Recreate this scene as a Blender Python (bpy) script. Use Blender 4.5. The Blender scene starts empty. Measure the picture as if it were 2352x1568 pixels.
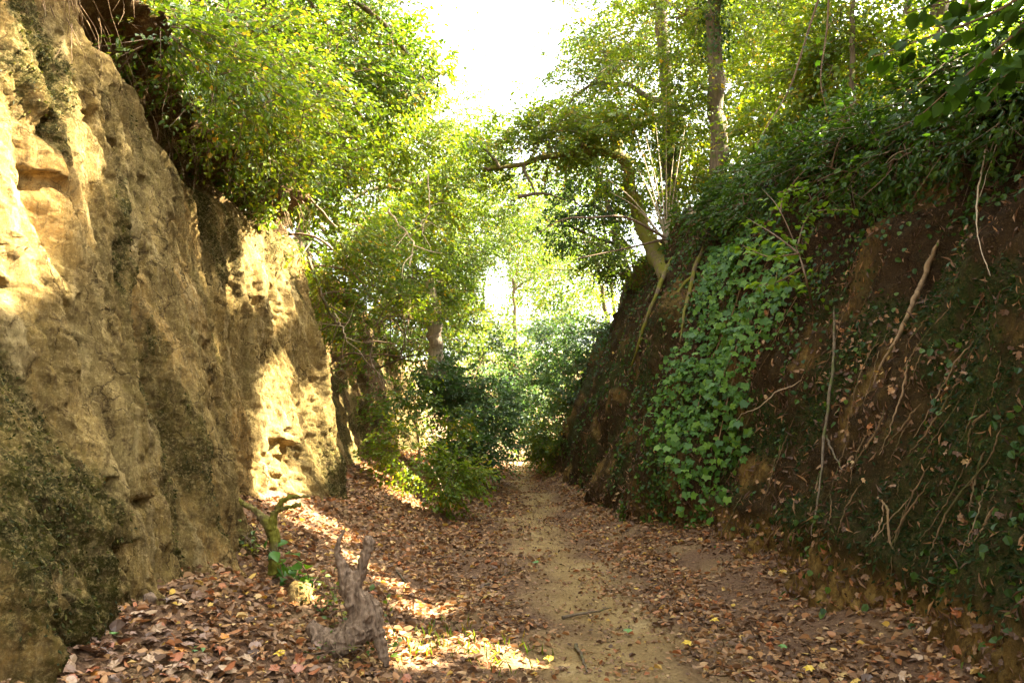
import bpy, math, random
import numpy as np
from mathutils import Vector, Matrix

# ------------------------------------------------------------------ camera, sky, sun, exposure
SC = bpy.context.scene
COL = SC.collection
R = math.radians
FPX, CU, CV = 1777.0, 1176.0, 784.0          # focal length and centre in a 2352 x 1568 frame
CAM = np.array([0.0, 0.0, 1.6])
PITCH = math.atan(182 / FPX); YAW = math.atan(19 / FPX)
cam_data = bpy.data.cameras.new('camera'); cam = bpy.data.objects.new('camera', cam_data); COL.objects.link(cam)
cam.location = CAM; cam.rotation_euler = (R(90) + PITCH, 0, -YAW)
cam_data.sensor_width = 36; cam_data.lens = 36 * FPX / 2352
cam_data.clip_start = 0.05; cam_data.clip_end = 3000
SC.camera = cam

SUN_EL, SUN_AZ = R(47), R(12)                 # azimuth: degrees ahead of straight right
SUN = np.array([math.cos(SUN_EL) * math.cos(SUN_AZ), math.cos(SUN_EL) * math.sin(SUN_AZ), math.sin(SUN_EL)])
world = bpy.data.worlds.new('World'); SC.world = world; world.use_nodes = True
wn = world.node_tree.nodes; wl = world.node_tree.links
sky = wn.new('ShaderNodeTexSky'); sky.sky_type = 'NISHITA'; sky.sun_disc = False
sky.sun_elevation = SUN_EL; sky.sun_rotation = math.pi / 2 - SUN_AZ
sky.dust_density = 5; sky.air_density = 1.0; sky.ozone_density = 0.3
hs = wn.new('ShaderNodeHueSaturation'); hs.inputs['Saturation'].default_value = 0.3
wl.new(sky.outputs[0], hs.inputs['Color']); wl.new(hs.outputs[0], wn['Background'].inputs[0])
wn['Background'].inputs[1].default_value = 0.085
sl = bpy.data.lights.new('sun', 'SUN'); sl.energy = 5.0; sl.angle = R(0.6); sl.color = (1, 0.9, 0.72)
sun = bpy.data.objects.new('sun', sl); COL.objects.link(sun)
sun.rotation_euler = Vector(SUN).to_track_quat('Z', 'Y').to_euler(); sun.location = (20, 4, 25)
SC.view_settings.view_transform = 'Standard'; SC.view_settings.look = 'None'
SC.view_settings.exposure = 4.22; SC.view_settings.gamma = 1
SC.render.engine = 'CYCLES'
cy = SC.cycles
cy.max_bounces = 7; cy.diffuse_bounces = 4; cy.glossy_bounces = 1; cy.transmission_bounces = 4; cy.transparent_max_bounces = 4
cy.caustics_reflective = False; cy.caustics_refractive = False; cy.use_denoising = True
cy.sample_clamp_indirect = 4; cy.use_adaptive_sampling = False

rng = np.random.default_rng(7)
random.seed(7)

# ------------------------------------------------------------------ maths helpers
def nrm(v):
    return v / np.maximum(np.linalg.norm(v, axis=-1, keepdims=True), 1e-9)
_cp, _sp, _cy, _sy = math.cos(PITCH), math.sin(PITCH), math.cos(YAW), math.sin(YAW)
FWD = np.array([_sy * _cp, _cy * _cp, _sp]); RGT = np.array([_cy, -_sy, 0.0]); UPV = np.cross(RGT, FWD)
def proj(P):
    d = P - CAM; w = d @ FWD
    w = np.where(np.abs(w) < 1e-4, 1e-4, w)
    return CU + FPX * (d @ RGT) / w, CV - FPX * (d @ UPV) / w, w
def px(u, v, y):
    r = FWD + RGT * (u - CU) / FPX + UPV * (CV - v) / FPX
    return CAM + r * (y / r[1])
def smooth(a, b, x):
    t = np.clip((x - a) / (b - a), 0, 1); return t * t * (3 - 2 * t)
_perm = np.random.default_rng(3).permutation(256).astype(np.int64); _perm = np.concatenate([_perm, _perm, _perm])
_grad = nrm(np.random.default_rng(4).normal(size=(256, 3)))
def noise(p):
    p = np.asarray(p, float); i = np.floor(p).astype(np.int64); f = p - i; i &= 255
    w = f * f * f * (f * (f * 6 - 15) + 10)
    def g(dx, dy, dz):
        h = _perm[_perm[_perm[(i[:, 0] + dx) & 255] + ((i[:, 1] + dy) & 255)] + ((i[:, 2] + dz) & 255)]
        gr = _grad[h]
        return gr[:, 0] * (f[:, 0] - dx) + gr[:, 1] * (f[:, 1] - dy) + gr[:, 2] * (f[:, 2] - dz)
    def l(a, b, t): return a + (b - a) * t
    x0 = l(l(g(0,0,0), g(1,0,0), w[:,0]), l(g(0,1,0), g(1,1,0), w[:,0]), w[:,1])
    x1 = l(l(g(0,0,1), g(1,0,1), w[:,0]), l(g(0,1,1), g(1,1,1), w[:,0]), w[:,1])
    return l(x0, x1, w[:, 2]) * 1.6
def fbm(x, y, z=0.0, o=4):
    x = np.asarray(x, float); p = np.stack(np.broadcast_arrays(x, y, z), -1).reshape(-1, 3).astype(float)
    s = np.zeros(len(p)); a = 1.0; k = 1.0
    for q in range(o):
        s += a * noise(p * k + q * 17.3); a *= 0.5; k *= 2.03
    return s.reshape(np.broadcast(x, y, z).shape)

# ------------------------------------------------------------------ object helpers
def tag(o, label=None, cat=None, group=None, kind=None):
    if label: o['label'] = label
    if cat: o['category'] = cat
    if group: o['group'] = group
    if kind: o['kind'] = kind
    return o
def empty(name, loc, label, cat, group=None):
    o = bpy.data.objects.new(name, None); COL.objects.link(o); o.location = [float(c) for c in loc]
    o.empty_display_size = 0.2
    return tag(o, label, cat, group)
def mesh_np(name, V, F, mat, parent=None, smooth_=True, attrs=None, link=True):
    """V (n,3) world coordinates, F (m,k) one polygon size"""
    me = bpy.data.meshes.new(name); V = np.asarray(V, np.float32); F = np.asarray(F, np.int32)
    q = parent
    while q is not None: V = V - np.array(q.location, np.float32); q = q.parent
    n, k = F.shape
    me.vertices.add(len(V)); me.vertices.foreach_set('co', V.ravel())
    me.loops.add(n * k); me.loops.foreach_set('vertex_index', F.ravel())
    me.polygons.add(n); me.polygons.foreach_set('loop_start', np.arange(0, n * k, k, dtype=np.int32))
    me.polygons.foreach_set('use_smooth', np.full(n, smooth_))
    me.update(calc_edges=True)
    for a, val in (attrs or {}).items():
        at = me.attributes.new(a, 'FLOAT', 'POINT'); at.data.foreach_set('value', np.asarray(val, np.float32).ravel())
    me.materials.append(mat)
    if not link: return me
    o = bpy.data.objects.new(name, me); COL.objects.link(o)
    if parent is not None: o.parent = parent
    return o
def grid_faces(nr, nc):
    i = np.arange(nr - 1)[:, None] * nc + np.arange(nc - 1)[None]
    return np.stack([i, i + 1, i + nc + 1, i + nc], -1).reshape(-1, 4)
def tube(P, r, seg=6, jit=0.0, seed=0):
    P = np.asarray(P, float); n = len(P); r = np.broadcast_to(np.asarray(r, float), (n,))
    T = nrm(np.gradient(P, axis=0)); up = np.array([0.31, 0.22, 0.93])
    A = nrm(np.cross(T, up)); B = np.cross(T, A)
    a = np.linspace(0, 2 * math.pi, seg, endpoint=False)
    rr = np.repeat(r[:, None], seg, 1)
    C = (np.cos(a)[None, :, None] * A[:, None] + np.sin(a)[None, :, None] * B[:, None])
    if jit:
        base = P[:, None] + C * rr[..., None]
        rr = rr * (1 + jit * fbm(base[..., 0] * 9 + seed, base[..., 1] * 9, base[..., 2] * 6, 3))
    V = (P[:, None] + C * rr[..., None]).reshape(-1, 3)
    i = np.arange(n - 1)[:, None] * seg; j = np.arange(seg)[None]; j2 = (j + 1) % seg
    F = np.stack([i + j, i + j2, i + seg + j2, i + seg + j], -1).reshape(-1, 4)
    # close the far end with a point
    V = np.vstack([V, P[-1:] + T[-1:] * r[-1] * 0.5]); e = len(V) - 1; b = (n - 1) * seg
    jj = np.arange(seg); cap = np.stack([b + jj, b + (jj + 1) % seg, np.full(seg, e), np.full(seg, e)], -1)
    return V, F, cap
def tubes_mesh(name, tubes, mat, parent=None):
    Vs, Fs, o = [], [], 0
    for V, F, cap in tubes:
        Vs.append(V); Fs.append(F + o); o += len(V)
    return mesh_np(name, np.vstack(Vs), np.vstack(Fs), mat, parent)
def curve_pts(P, n):
    """Catmull-Rom through P"""
    P = np.asarray(P, float)
    if len(P) == 2: return P[0] + (P[1] - P[0]) * np.linspace(0, 1, n)[:, None]
    Q = np.vstack([2 * P[0] - P[1], P, 2 * P[-1] - P[-2]]); t = np.linspace(0, len(P) - 1 - 1e-6, n)
    i = t.astype(int); f = (t - i)[:, None]
    a, b, c, d = Q[i], Q[i + 1], Q[i + 2], Q[i + 3]
    return 0.5 * (2 * b + (c - a) * f + (2 * a - 5 * b + 4 * c - d) * f ** 2 + (3 * b - a - 3 * c + d) * f ** 3)

# leaf outlines: (along, across, up) and faces
def outline(pts, fold=0.12, curl=0.0):
    """pts: list of (along, half width); returns verts and quads/tris folded on the midrib"""
    V = []; 
    for a, w in pts:
        z = -curl * a * a
        V += [(a, -w, fold * w * 2 + z), (a, 0, z), (a, w, fold * w * 2 + z)]
    F = []
    for k in range(len(pts) - 1):
        b = 3 * k
        F += [(b, b + 1, b + 4, b + 3), (b + 1, b + 2, b + 5, b + 4)]
    return np.array(V, float), np.array(F)
LEAF_Q = (np.array([(0, 0, 0), (0.45, -0.5, 0.08), (1, 0, -0.08), (0.45, 0.5, 0.08)], float), np.array([(0, 1, 2), (0, 2, 3)]))
LEAF_M = (np.array([(0, 0, 0), (0.25, -0.46, 0.06), (0.7, -0.36, 0.05), (1, 0, -0.1), (0.7, 0.36, 0.05), (0.25, 0.46, 0.06)], float),
          np.array([(0, 1, 2), (0, 2, 3), (0, 3, 4), (0, 4, 5)]))
LEAF_O = outline([(0, 0.02), (0.15, 0.3), (0.42, 0.46), (0.7, 0.34), (0.9, 0.12), (1.0, 0.01)], 0.14, 0.15)
LEAF_N = outline([(0, 0.02), (0.25, 0.5), (0.6, 0.42), (1.0, 0.02)], 0.14, 0.12)
def star_leaf(rad):
    V = [(0.35, 0, 0.0)]; n = len(rad)
    for k, (ang, r) in enumerate(rad):
        V.append((0.35 + r * math.cos(R(ang)), r * math.sin(R(ang)), 0.06 * (1 if k % 2 else -1)))
    F = [(0, 1 + k, 1 + (k + 1) % n) for k in range(n)]
    return np.array(V, float), np.array(F)
LEAF_IVY = star_leaf([(0, .66), (32, .42), (62, .6), (100, .45), (130, .58), (172, .3), (180, .2), (188, .3), (230, .58), (260, .45), (298, .6), (328, .42)])
LEAF_OAK = star_leaf([(0, .62), (26, .36), (50, .52), (85, .28), (118, .42), (180, .36), (242, .42), (275, .28), (310, .52), (334, .36)])
def curl_leaf(L, a, b):
    V = L[0].copy(); V[:, 2] += a * (V[:, 0] - 0.5) ** 2 + b * V[:, 1] ** 2 + 0.25 * V[:, 1] * (V[:, 0] - .4); return V, L[1]

def leaves_geo(P, D, N, L, W, tmpl):
    P = np.asarray(P, float); n = len(P)
    D = nrm(D); S = nrm(np.cross(N, D)); N = np.cross(D, S)
    T, F = tmpl; L = np.broadcast_to(L, (n,)); W = np.broadcast_to(W, (n,))
    V = (P[:, None] + D[:, None] * (T[None, :, 0, None] * L[:, None, None]) + S[:, None] * (T[None, :, 1, None] * W[:, None, None])
         + N[:, None] * (T[None, :, 2, None] * L[:, None, None]))
    Fa = F[None] + (np.arange(n) * len(T))[:, None, None]
    return V.reshape(-1, 3), Fa.reshape(-1, F.shape[1])
def leaves_mesh(name, P, D, N, L, W, tmpl, mat, parent=None, tint=None, kind='stuff'):
    V, F = leaves_geo(P, D, N, L, W, tmpl)
    if F.shape[1] == 4:       # quads written with a doubled corner become real triangles
        bad = F[:, 2] == F[:, 3]
        bad2 = F[:, 1] == F[:, 2]
        if bad.any() or bad2.any():
            a = F[~(bad | bad2)]; F = np.vstack([a[:, [0, 1, 2]], a[:, [0, 2, 3]], F[bad][:, [0, 1, 2]], F[bad2][:, [0, 1, 3]]])
    if tint is None: tint = rng.random(len(P))
    o = mesh_np(name, V, F, mat, parent, False, {'tint': np.repeat(tint, len(tmpl[0]))})
    if kind: o['kind'] = kind
    return o

# ------------------------------------------------------------------ materials
def mat_base(name):
    m = bpy.data.materials.new(name); m.use_nodes = True; nt = m.node_tree
    return m, nt, nt.nodes, nt.links, nt.nodes['Principled BSDF']
def ramp(nd, stops):
    r = nd.new('ShaderNodeValToRGB'); e = r.color_ramp.elements
    while len(e) < len(stops): e.new(0.5)
    for q, (p, c) in zip(e, stops): q.position = p; q.color = (*c, 1)
    return r
def leaf_mat(name, stops, trans=0.5, tmul=(1.5, 1.5, 0.7), rough=0.45, spec=0.4):
    m, nt, nd, lk, b = mat_base(name)
    at = nd.new('ShaderNodeAttribute'); at.attribute_name = 'tint'
    r = ramp(nd, stops); lk.new(at.outputs['Fac'], r.inputs[0])
    lk.new(r.outputs[0], b.inputs['Base Color']); b.inputs['Roughness'].default_value = rough
    b.inputs['Specular IOR Level'].default_value = spec
    if trans > 0:
        t = nd.new('ShaderNodeBsdfTranslucent'); mx = nd.new('ShaderNodeMix'); mx.data_type = 'RGBA'; mx.blend_type = 'MULTIPLY'
        mx.inputs[0].default_value = 1; lk.new(r.outputs[0], mx.inputs[6]); mx.inputs[7].default_value = (*tmul, 1)
        lk.new(mx.outputs[2], t.inputs[0])
        ms = nd.new('ShaderNodeMixShader'); ms.inputs[0].default_value = trans
        lk.new(b.outputs[0], ms.inputs[1]); lk.new(t.outputs[0], ms.inputs[2]); lk.new(ms.outputs[0], nd['Material Output'].inputs[0])
    return m
M = {}
M['leaf'] = leaf_mat('green_leaf', [(0, (.033, .075, .007)), (.45, (.07, .12, .009)), (.8, (.125, .17, .013)), (.95, (.24, .22, .016)), (1, (.4, .2, .02))], .45, (1.4, 1.4, .45))
M['leaf_bright'] = leaf_mat('yellow_green_leaf', [(0, (.055, .105, .008)), (.5, (.105, .165, .01)), (.85, (.18, .22, .016)), (1, (.4, .26, .025))], .5, (1.7, 1.5, .5))
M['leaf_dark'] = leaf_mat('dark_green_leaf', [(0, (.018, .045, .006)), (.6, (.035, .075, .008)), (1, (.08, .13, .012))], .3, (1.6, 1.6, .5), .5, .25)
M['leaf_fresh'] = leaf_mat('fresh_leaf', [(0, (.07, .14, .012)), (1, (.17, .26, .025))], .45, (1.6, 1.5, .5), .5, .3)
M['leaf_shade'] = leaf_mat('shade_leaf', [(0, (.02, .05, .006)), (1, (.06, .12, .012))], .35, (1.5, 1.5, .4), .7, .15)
M['leaf_blue'] = leaf_mat('bluish_green_leaf', [(0, (.04, .09, .03)), (.6, (.07, .13, .04)), (1, (.1, .17, .04))], .35, (1.5, 1.6, .6), .4, .5)
M['ivy'] = leaf_mat('ivy_leaf', [(0, (.03, .085, .008)), (.6, (.065, .15, .013)), (1, (.13, .23, .02))], .3, (1.5, 1.6, .5), .5, .3)
M['far_leaf'] = leaf_mat('far_leaf', [(0, (.05, .095, .012)), (.6, (.09, .145, .016)), (1, (.16, .2, .03))], .5, (1.6, 1.5, .6))
M['litter'] = leaf_mat('dry_leaf', [(0, (.08, .042, .02)), (.25, (.18, .095, .042)), (.5, (.28, .165, .08)), (.7, (.34, .185, .07)), (.84, (.3, .1, .03)), (.93, (.42, .28, .13)), (1, (.5, .32, .05))], .12, (1.3, 1, .6), .6, .3)
def plain_leaf(name, c, trans=.2):
    m, nt, nd, lk, b = mat_base(name); b.inputs['Roughness'].default_value = .5
    tc = nd.new('ShaderNodeTexCoord'); n = nd.new('ShaderNodeTexNoise'); n.inputs['Scale'].default_value = 30; lk.new(tc.outputs['Object'], n.inputs[0])
    r = ramp(nd, [(.3, tuple(x * .6 for x in c)), (.7, tuple(min(1, x * 1.2) for x in c))]); lk.new(n.outputs[0], r.inputs[0]); lk.new(r.outputs[0], b.inputs['Base Color'])
    return m
def bark_mat(name, c0, c1, moss=None, mossamt=.5, scale=(14, 14, 2.5)):
    m, nt, nd, lk, b = mat_base(name); b.inputs['Roughness'].default_value = .9; b.inputs['Specular IOR Level'].default_value = .15
    ge = nd.new('ShaderNodeNewGeometry'); mp = nd.new('ShaderNodeMapping'); mp.inputs['Scale'].default_value = scale
    lk.new(ge.outputs['Position'], mp.inputs[0]); n = nd.new('ShaderNodeTexNoise'); n.inputs['Scale'].default_value = 1.6; n.inputs['Detail'].default_value = 8; n.inputs['Roughness'].default_value = .65
    lk.new(mp.outputs[0], n.inputs[0]); r = ramp(nd, [(.3, c0), (.7, c1)]); lk.new(n.outputs[0], r.inputs[0]); out = r.outputs[0]
    if moss:
        n2 = nd.new('ShaderNodeTexNoise'); n2.inputs['Scale'].default_value = 5; n2.inputs['Detail'].default_value = 5; lk.new(ge.outputs['Position'], n2.inputs[0])
        r2 = ramp(nd, [(mossamt - .08, (0, 0, 0)), (mossamt + .08, (1, 1, 1))]); lk.new(n2.outputs[0], r2.inputs[0])
        mx = nd.new('ShaderNodeMix'); mx.data_type = 'RGBA'; lk.new(r2.outputs[0], mx.inputs[0]); lk.new(out, mx.inputs[6]); mx.inputs[7].default_value = (*moss, 1); out = mx.outputs[2]
    lk.new(out, b.inputs['Base Color'])
    bp = nd.new('ShaderNodeBump'); bp.inputs['Strength'].default_value = .9; bp.inputs['Distance'].default_value = .02; lk.new(n.outputs[0], bp.inputs['Height']); lk.new(bp.outputs[0], b.inputs['Normal'])
    return m
M['bark'] = bark_mat('grey_brown_bark', (.05, .035, .022), (.2, .15, .09), (.07, .09, .015), .6)
M['bark_pale'] = bark_mat('pale_bark', (.18, .13, .08), (.5, .4, .26), (.1, .11, .03), .66)
M['bark_moss'] = bark_mat('mossy_bark', (.06, .04, .02), (.2, .14, .08), (.13, .12, .015), .45)
M['twig'] = bark_mat('twig', (.08, .05, .03), (.22, .15, .09))
M['twig_pale'] = bark_mat('pale_twig', (.28, .2, .12), (.55, .43, .28))
M['root'] = bark_mat('root_skin', (.1, .06, .03), (.34, .22, .11), (.05, .06, .012), .62)
M['root_dark'] = bark_mat('dark_root_skin', (.05, .028, .012), (.2, .125, .055), (.04, .05, .01), .58)
M['deadwood'] = bark_mat('dead_wood', (.05, .03, .018), (.36, .25, .16), None, .5, (22, 22, 6))

def earth_mat(name, kind):
    m, nt, nd, lk, b = mat_base(name); b.inputs['Roughness'].default_value = .95; b.inputs['Specular IOR Level'].default_value = .1
    ge = nd.new('ShaderNodeNewGeometry')
    def nz(scale, mapping=None, detail=6, rough=.6):
        n = nd.new('ShaderNodeTexNoise'); n.inputs['Scale'].default_value = scale; n.inputs['Detail'].default_value = detail; n.inputs['Roughness'].default_value = rough
        if mapping:
            mp = nd.new('ShaderNodeMapping'); mp.inputs['Scale'].default_value = mapping; lk.new(ge.outputs['Position'], mp.inputs[0]); lk.new(mp.outputs[0], n.inputs[0])
        else: lk.new(ge.outputs['Position'], n.inputs[0])
        return n.outputs[0]
    def mix(fac, a, bcol, blend='MIX'):
        mx = nd.new('ShaderNodeMix'); mx.data_type = 'RGBA'; mx.blend_type = blend
        if isinstance(fac, float): mx.inputs[0].default_value = fac
        else: lk.new(fac, mx.inputs[0])
        for s, k in ((a, 6), (bcol, 7)):
            if isinstance(s, tuple): mx.inputs[k].default_value = (*s, 1)
            else: lk.new(s, mx.inputs[k])
        return mx.outputs[2]
    def rmp(src, stops):
        r = ramp(nd, stops); lk.new(src, r.inputs[0]); return r.outputs[0]
    def attr(a):
        q = nd.new('ShaderNodeAttribute'); q.attribute_name = a; return q.outputs['Fac']
    def mul(a, bb):
        q = nd.new('ShaderNodeMath'); q.operation = 'MULTIPLY'; q.use_clamp = True
        for s, k in ((a, 0), (bb, 1)):
            if isinstance(s, float): q.inputs[k].default_value = s
            else: lk.new(s, q.inputs[k])
        return q.outputs[0]
    if kind == 'cliff':
        c = rmp(nz(1.3, (1, 1.6, .5)), [(.3, (.26, .15, .038)), (.5, (.4, .265, .078)), (.72, (.54, .4, .155))])
        c = mix(mul(rmp(nz(1.0, (2, 3.2, .45), 8, .7), [(.45, (0, 0, 0)), (.6, (1, 1, 1))]), .8), c, (.2, .15, .04))       # olive streaks
        c = mix(attr('ochre'), c, rmp(nz(4), [(.3, (.42, .22, .05)), (.7, (.55, .36, .12))]))
        c = mix(mul(rmp(nz(30, (1, 1, .6), 4, .7), [(.42, (1, 1, 1)), (.58, (0, 0, 0))]), .4), c, (.2, .13, .06))
        c = mix(mul(rmp(nz(1.0, (5, 9, .7), 10, .75), [(.47, (0, 0, 0)), (.56, (1, 1, 1))]), .6), c, (.15, .105, .035))       # fine dark run marks
        c = mix(mul(rmp(nz(1.0, (4, 6, .8), 8, .7), [(.55, (0, 0, 0)), (.66, (1, 1, 1))]), .7), c, (.58, .44, .2))           # pale washed faces
        dn = nd.new('ShaderNodeTexNoise'); dn.inputs['Scale'].default_value = 3; dn.inputs['Detail'].default_value = 6; lk.new(ge.outputs['Position'], dn.inputs[0])
        va = nd.new('ShaderNodeVectorMath'); va.operation = 'MULTIPLY_ADD'; lk.new(dn.outputs['Color'], va.inputs[0]); va.inputs[1].default_value = (.5, .5, .9); lk.new(ge.outputs['Position'], va.inputs[2])
        mpv = nd.new('ShaderNodeMapping'); mpv.inputs['Scale'].default_value = (2, 4.2, 1.3); lk.new(va.outputs[0], mpv.inputs[0])
        vo = nd.new('ShaderNodeTexVoronoi'); vo.feature = 'DISTANCE_TO_EDGE'; vo.inputs['Scale'].default_value = 1.5; lk.new(mpv.outputs[0], vo.inputs['Vector'])
        crk = mul(rmp(vo.outputs['Distance'], [(.0, (1, 1, 1)), (.035, (0, 0, 0))]), rmp(nz(2.5), [(.45, (0, 0, 0)), (.55, (1, 1, 1))]))
        c = mix(mul(crk, .85), c, (.05, .03, .012))
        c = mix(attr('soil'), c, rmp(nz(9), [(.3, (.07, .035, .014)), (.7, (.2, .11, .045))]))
        mo = rmp(nz(7, None, 8, .7), [(.3, (.018, .019, .003)), (.5, (.05, .044, .007)), (.7, (.14, .105, .022))])
        mf = nz(9, None, 8, .8); mth = nd.new('ShaderNodeMath'); mth.operation = 'MULTIPLY_ADD'; lk.new(mf, mth.inputs[0]); mth.inputs[1].default_value = 3.4; mth.inputs[2].default_value = -2.1; ad = nd.new('ShaderNodeMath'); ad.operation = 'MULTIPLY_ADD'; lk.new(attr('moss'), ad.inputs[0]); ad.inputs[1].default_value = 1.7; lk.new(mth.outputs[0], ad.inputs[2]); ad.use_clamp = True
        c = mix(ad.outputs[0], c, mo)
        h = nz(15, (1, 1.2, .35), 12, .85); h2 = nz(50, None, 6, .8); dist = .08
        c = mix(mul(rmp(nz(19, (1, 1.3, .55), 10, .85), [(.40, (1, 1, 1)), (.5, (0, 0, 0))]), .8), c, (.12, .075, .03))
        c = mix(mul(rmp(nz(45, None, 6, .8), [(.5, (0, 0, 0)), (.64, (1, 1, 1))]), .5), c, (.6, .45, .18))
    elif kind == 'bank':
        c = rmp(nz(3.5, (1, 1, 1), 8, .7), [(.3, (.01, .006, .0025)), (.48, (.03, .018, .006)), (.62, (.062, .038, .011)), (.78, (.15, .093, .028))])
        c = mix(attr('painted_shade'), c, rmp(nz(12, None, 8, .75), [(.35, (.012, .007, .003)), (.6, (.04, .022, .009)), (.75, (.1, .06, .022))]))      # shade painted into the soil colour of the upper bank
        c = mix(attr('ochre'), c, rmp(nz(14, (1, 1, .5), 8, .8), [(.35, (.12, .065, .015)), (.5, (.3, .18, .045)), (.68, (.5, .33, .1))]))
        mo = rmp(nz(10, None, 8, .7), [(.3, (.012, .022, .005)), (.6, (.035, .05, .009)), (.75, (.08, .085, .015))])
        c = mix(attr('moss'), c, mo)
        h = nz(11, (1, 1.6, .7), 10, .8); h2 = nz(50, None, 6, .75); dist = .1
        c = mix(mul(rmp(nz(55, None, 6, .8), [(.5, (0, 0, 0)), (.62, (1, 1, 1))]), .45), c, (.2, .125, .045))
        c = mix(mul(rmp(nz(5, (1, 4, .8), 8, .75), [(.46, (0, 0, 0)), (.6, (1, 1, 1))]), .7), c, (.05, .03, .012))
    else:
        c = rmp(nz(2.2, None, 8, .65), [(.3, (.23, .145, .055)), (.55, (.38, .26, .105)), (.75, (.5, .37, .18))])
        c = mix(attr('soil'), c, rmp(nz(25, None, 6, .75), [(.3, (.07, .04, .025)), (.5, (.16, .09, .05)), (.7, (.27, .17, .09))]))
        c = mix(mul(rmp(nz(45, None, 5, .8), [(.48, (0, 0, 0)), (.6, (1, 1, 1))]), .5), c, (.13, .075, .035))
        h = nz(14, None, 9, .75); h2 = nz(80, None, 4, .7); dist = .03
    lk.new(c, b.inputs['Base Color'])
    bp = nd.new('ShaderNodeBump'); bp.inputs['Strength'].default_value = 1; bp.inputs['Distance'].default_value = dist
    if kind == 'cliff':
        sb_ = nd.new('ShaderNodeMath'); sb_.operation = 'MULTIPLY_ADD'; lk.new(crk, sb_.inputs[0]); sb_.inputs[1].default_value = -.45; lk.new(h, sb_.inputs[2]); h = sb_.outputs[0]
    lk.new(h, bp.inputs['Height'])
    bp2 = nd.new('ShaderNodeBump'); bp2.inputs['Strength'].default_value = .8; bp2.inputs['Distance'].default_value = .02; lk.new(h2, bp2.inputs['Height'])
    lk.new(bp.outputs[0], bp2.inputs['Normal']); lk.new(bp2.outputs[0], b.inputs['Normal'])
    return m
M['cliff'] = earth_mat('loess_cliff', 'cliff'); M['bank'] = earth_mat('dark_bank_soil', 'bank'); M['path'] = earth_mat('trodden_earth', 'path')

# ------------------------------------------------------------------ terrain functions
def xL(y):
    return np.interp(y, [-10, 2, 4, 5.6, 6.6, 7.4, 8.2, 8.9, 9.4, 10.0, 10.5, 11.2, 12.2, 14, 17, 20, 30, 45, 60],
                     [-2.3, -2.15, -2.2, -2.1, -2.2, -2.45, -2.6, -2.5, -2.2, -2.05, -2.3, -2.7, -2.75, -2.6, -2.9, -2.7, -3.0, -5, -9])
def xR(y): return np.interp(y, [-10, 3, 5, 8.8, 10.8, 13.3, 19.7, 30, 45, 60], [2.6, 2.6, 2.63, 2.62, 2.1, 1.7, 1.45, 1.8, 4, 8])
def xRc(y): return np.interp(y, [-10, 4, 7, 11, 15, 18, 22, 30, 45, 60], [5.0, 5.0, 4.8, 3.75, 3.4, 3.4, 3.5, 4.5, 8, 12])
def zRc(y): return np.interp(y, [-10, 4, 7, 11, 15, 18, 24, 30, 45, 60], [4.2, 4.3, 4.6, 5.0, 5.3, 5.4, 5.2, 4.2, 2.0, 0.0])
def zLt(y): return np.interp(y, [-10, 4, 8, 12, 20, 30, 45, 60], [4.5, 4.6, 4.6, 4.8, 5.0, 4.2, 2.0, 0.0])
def drop(y): return -0.10 * np.maximum(0, y - 33.0) ** 1.15
def floor_z(x, y):
    x = np.asarray(x, float); y = np.asarray(y, float)
    l = xL(y); tl = np.clip((-0.55 - x) / np.maximum(-0.55 - l, .2), 0, 1.5)
    th = np.interp(y, [0, 5, 8, 10, 12, 20, 40], [.55, .55, .75, .6, .85, .7, .5])
    z = th * np.minimum(tl, 1.15) ** 1.35
    r = xR(y); tr = np.clip((x - (r - .75)) / .75, 0, 1.6); z = z + .2 * tr ** 1.6
    z = z + .035 * fbm(x * 1.1, y * .9, 3.3, 3) + .012 * fbm(x * 5, y * 5, 1.7, 3)
    z = z - .04 * np.exp(-((x - .75) / .5) ** 2) + drop(y)
    return z
# rows along the lane
def rows(a, b, step, growth, last):
    y = [a]; s = step
    while y[-1] < b:
        y.append(y[-1] + s); s = min(s * growth, last)
    return np.array(y)

# --- path floor
ys = np.concatenate([np.arange(-10, 2.5, .5), rows(2.5, 62, .04, 1.008, .5)])
xs = np.linspace(-1, 1, 130)
XX = np.stack([np.interp(xs, [-1, 1], [l, r]) for l, r in zip(xL(ys) - .9, xR(ys) + .9)]); YY = np.repeat(ys[:, None], len(xs), 1)
ZZ = floor_z(XX, YY)
FLOOR = np.stack([XX, YY, ZZ], -1).reshape(-1, 3)
def bare_c(y): return .55 + .45 * smooth(10, 4, y) + .16 * np.sin(y * .9) + .1 * np.sin(y * 2.3)
bare = np.exp(-((XX - bare_c(YY)) / (.38 + .2 * smooth(8, 4, YY))) ** 2)
soilf = np.clip(1 - 1.15 * bare + .6 * fbm(XX * 1.6, YY * 1.2, 9, 5), 0, 1)
path_o = tag(mesh_np('path', FLOOR, grid_faces(len(ys), len(xs)), M['path'], None, True, {'soil': soilf}), kind='structure')

# --- left bank: eroded cliff, then soil lip and wooded hill
yl = np.concatenate([np.arange(-10, 2.4, .5), np.arange(2.4, 11.4, .023), rows(11.42, 62, .05, 1.012, .6)])
zt = np.concatenate([np.linspace(-.06, 1, 205)])            # cliff part
hill = np.linspace(0, 1, 46)[1:] ** 1.7
y2 = np.repeat(yl[:, None], len(zt), 1); t2 = np.repeat(zt[None], len(yl), 0)
top = zLt(y2) + .25 * fbm(y2 * .7, 0, 5.5, 3)
z2 = t2 * top
far = smooth(10.6, 13, y2)
batter = .2 + .1 * smooth(5, 2.5, y2) + .1 * far
x2 = xL(y2) - batter * (z2 - .5)
slant = y2 + .12 * z2
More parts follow.
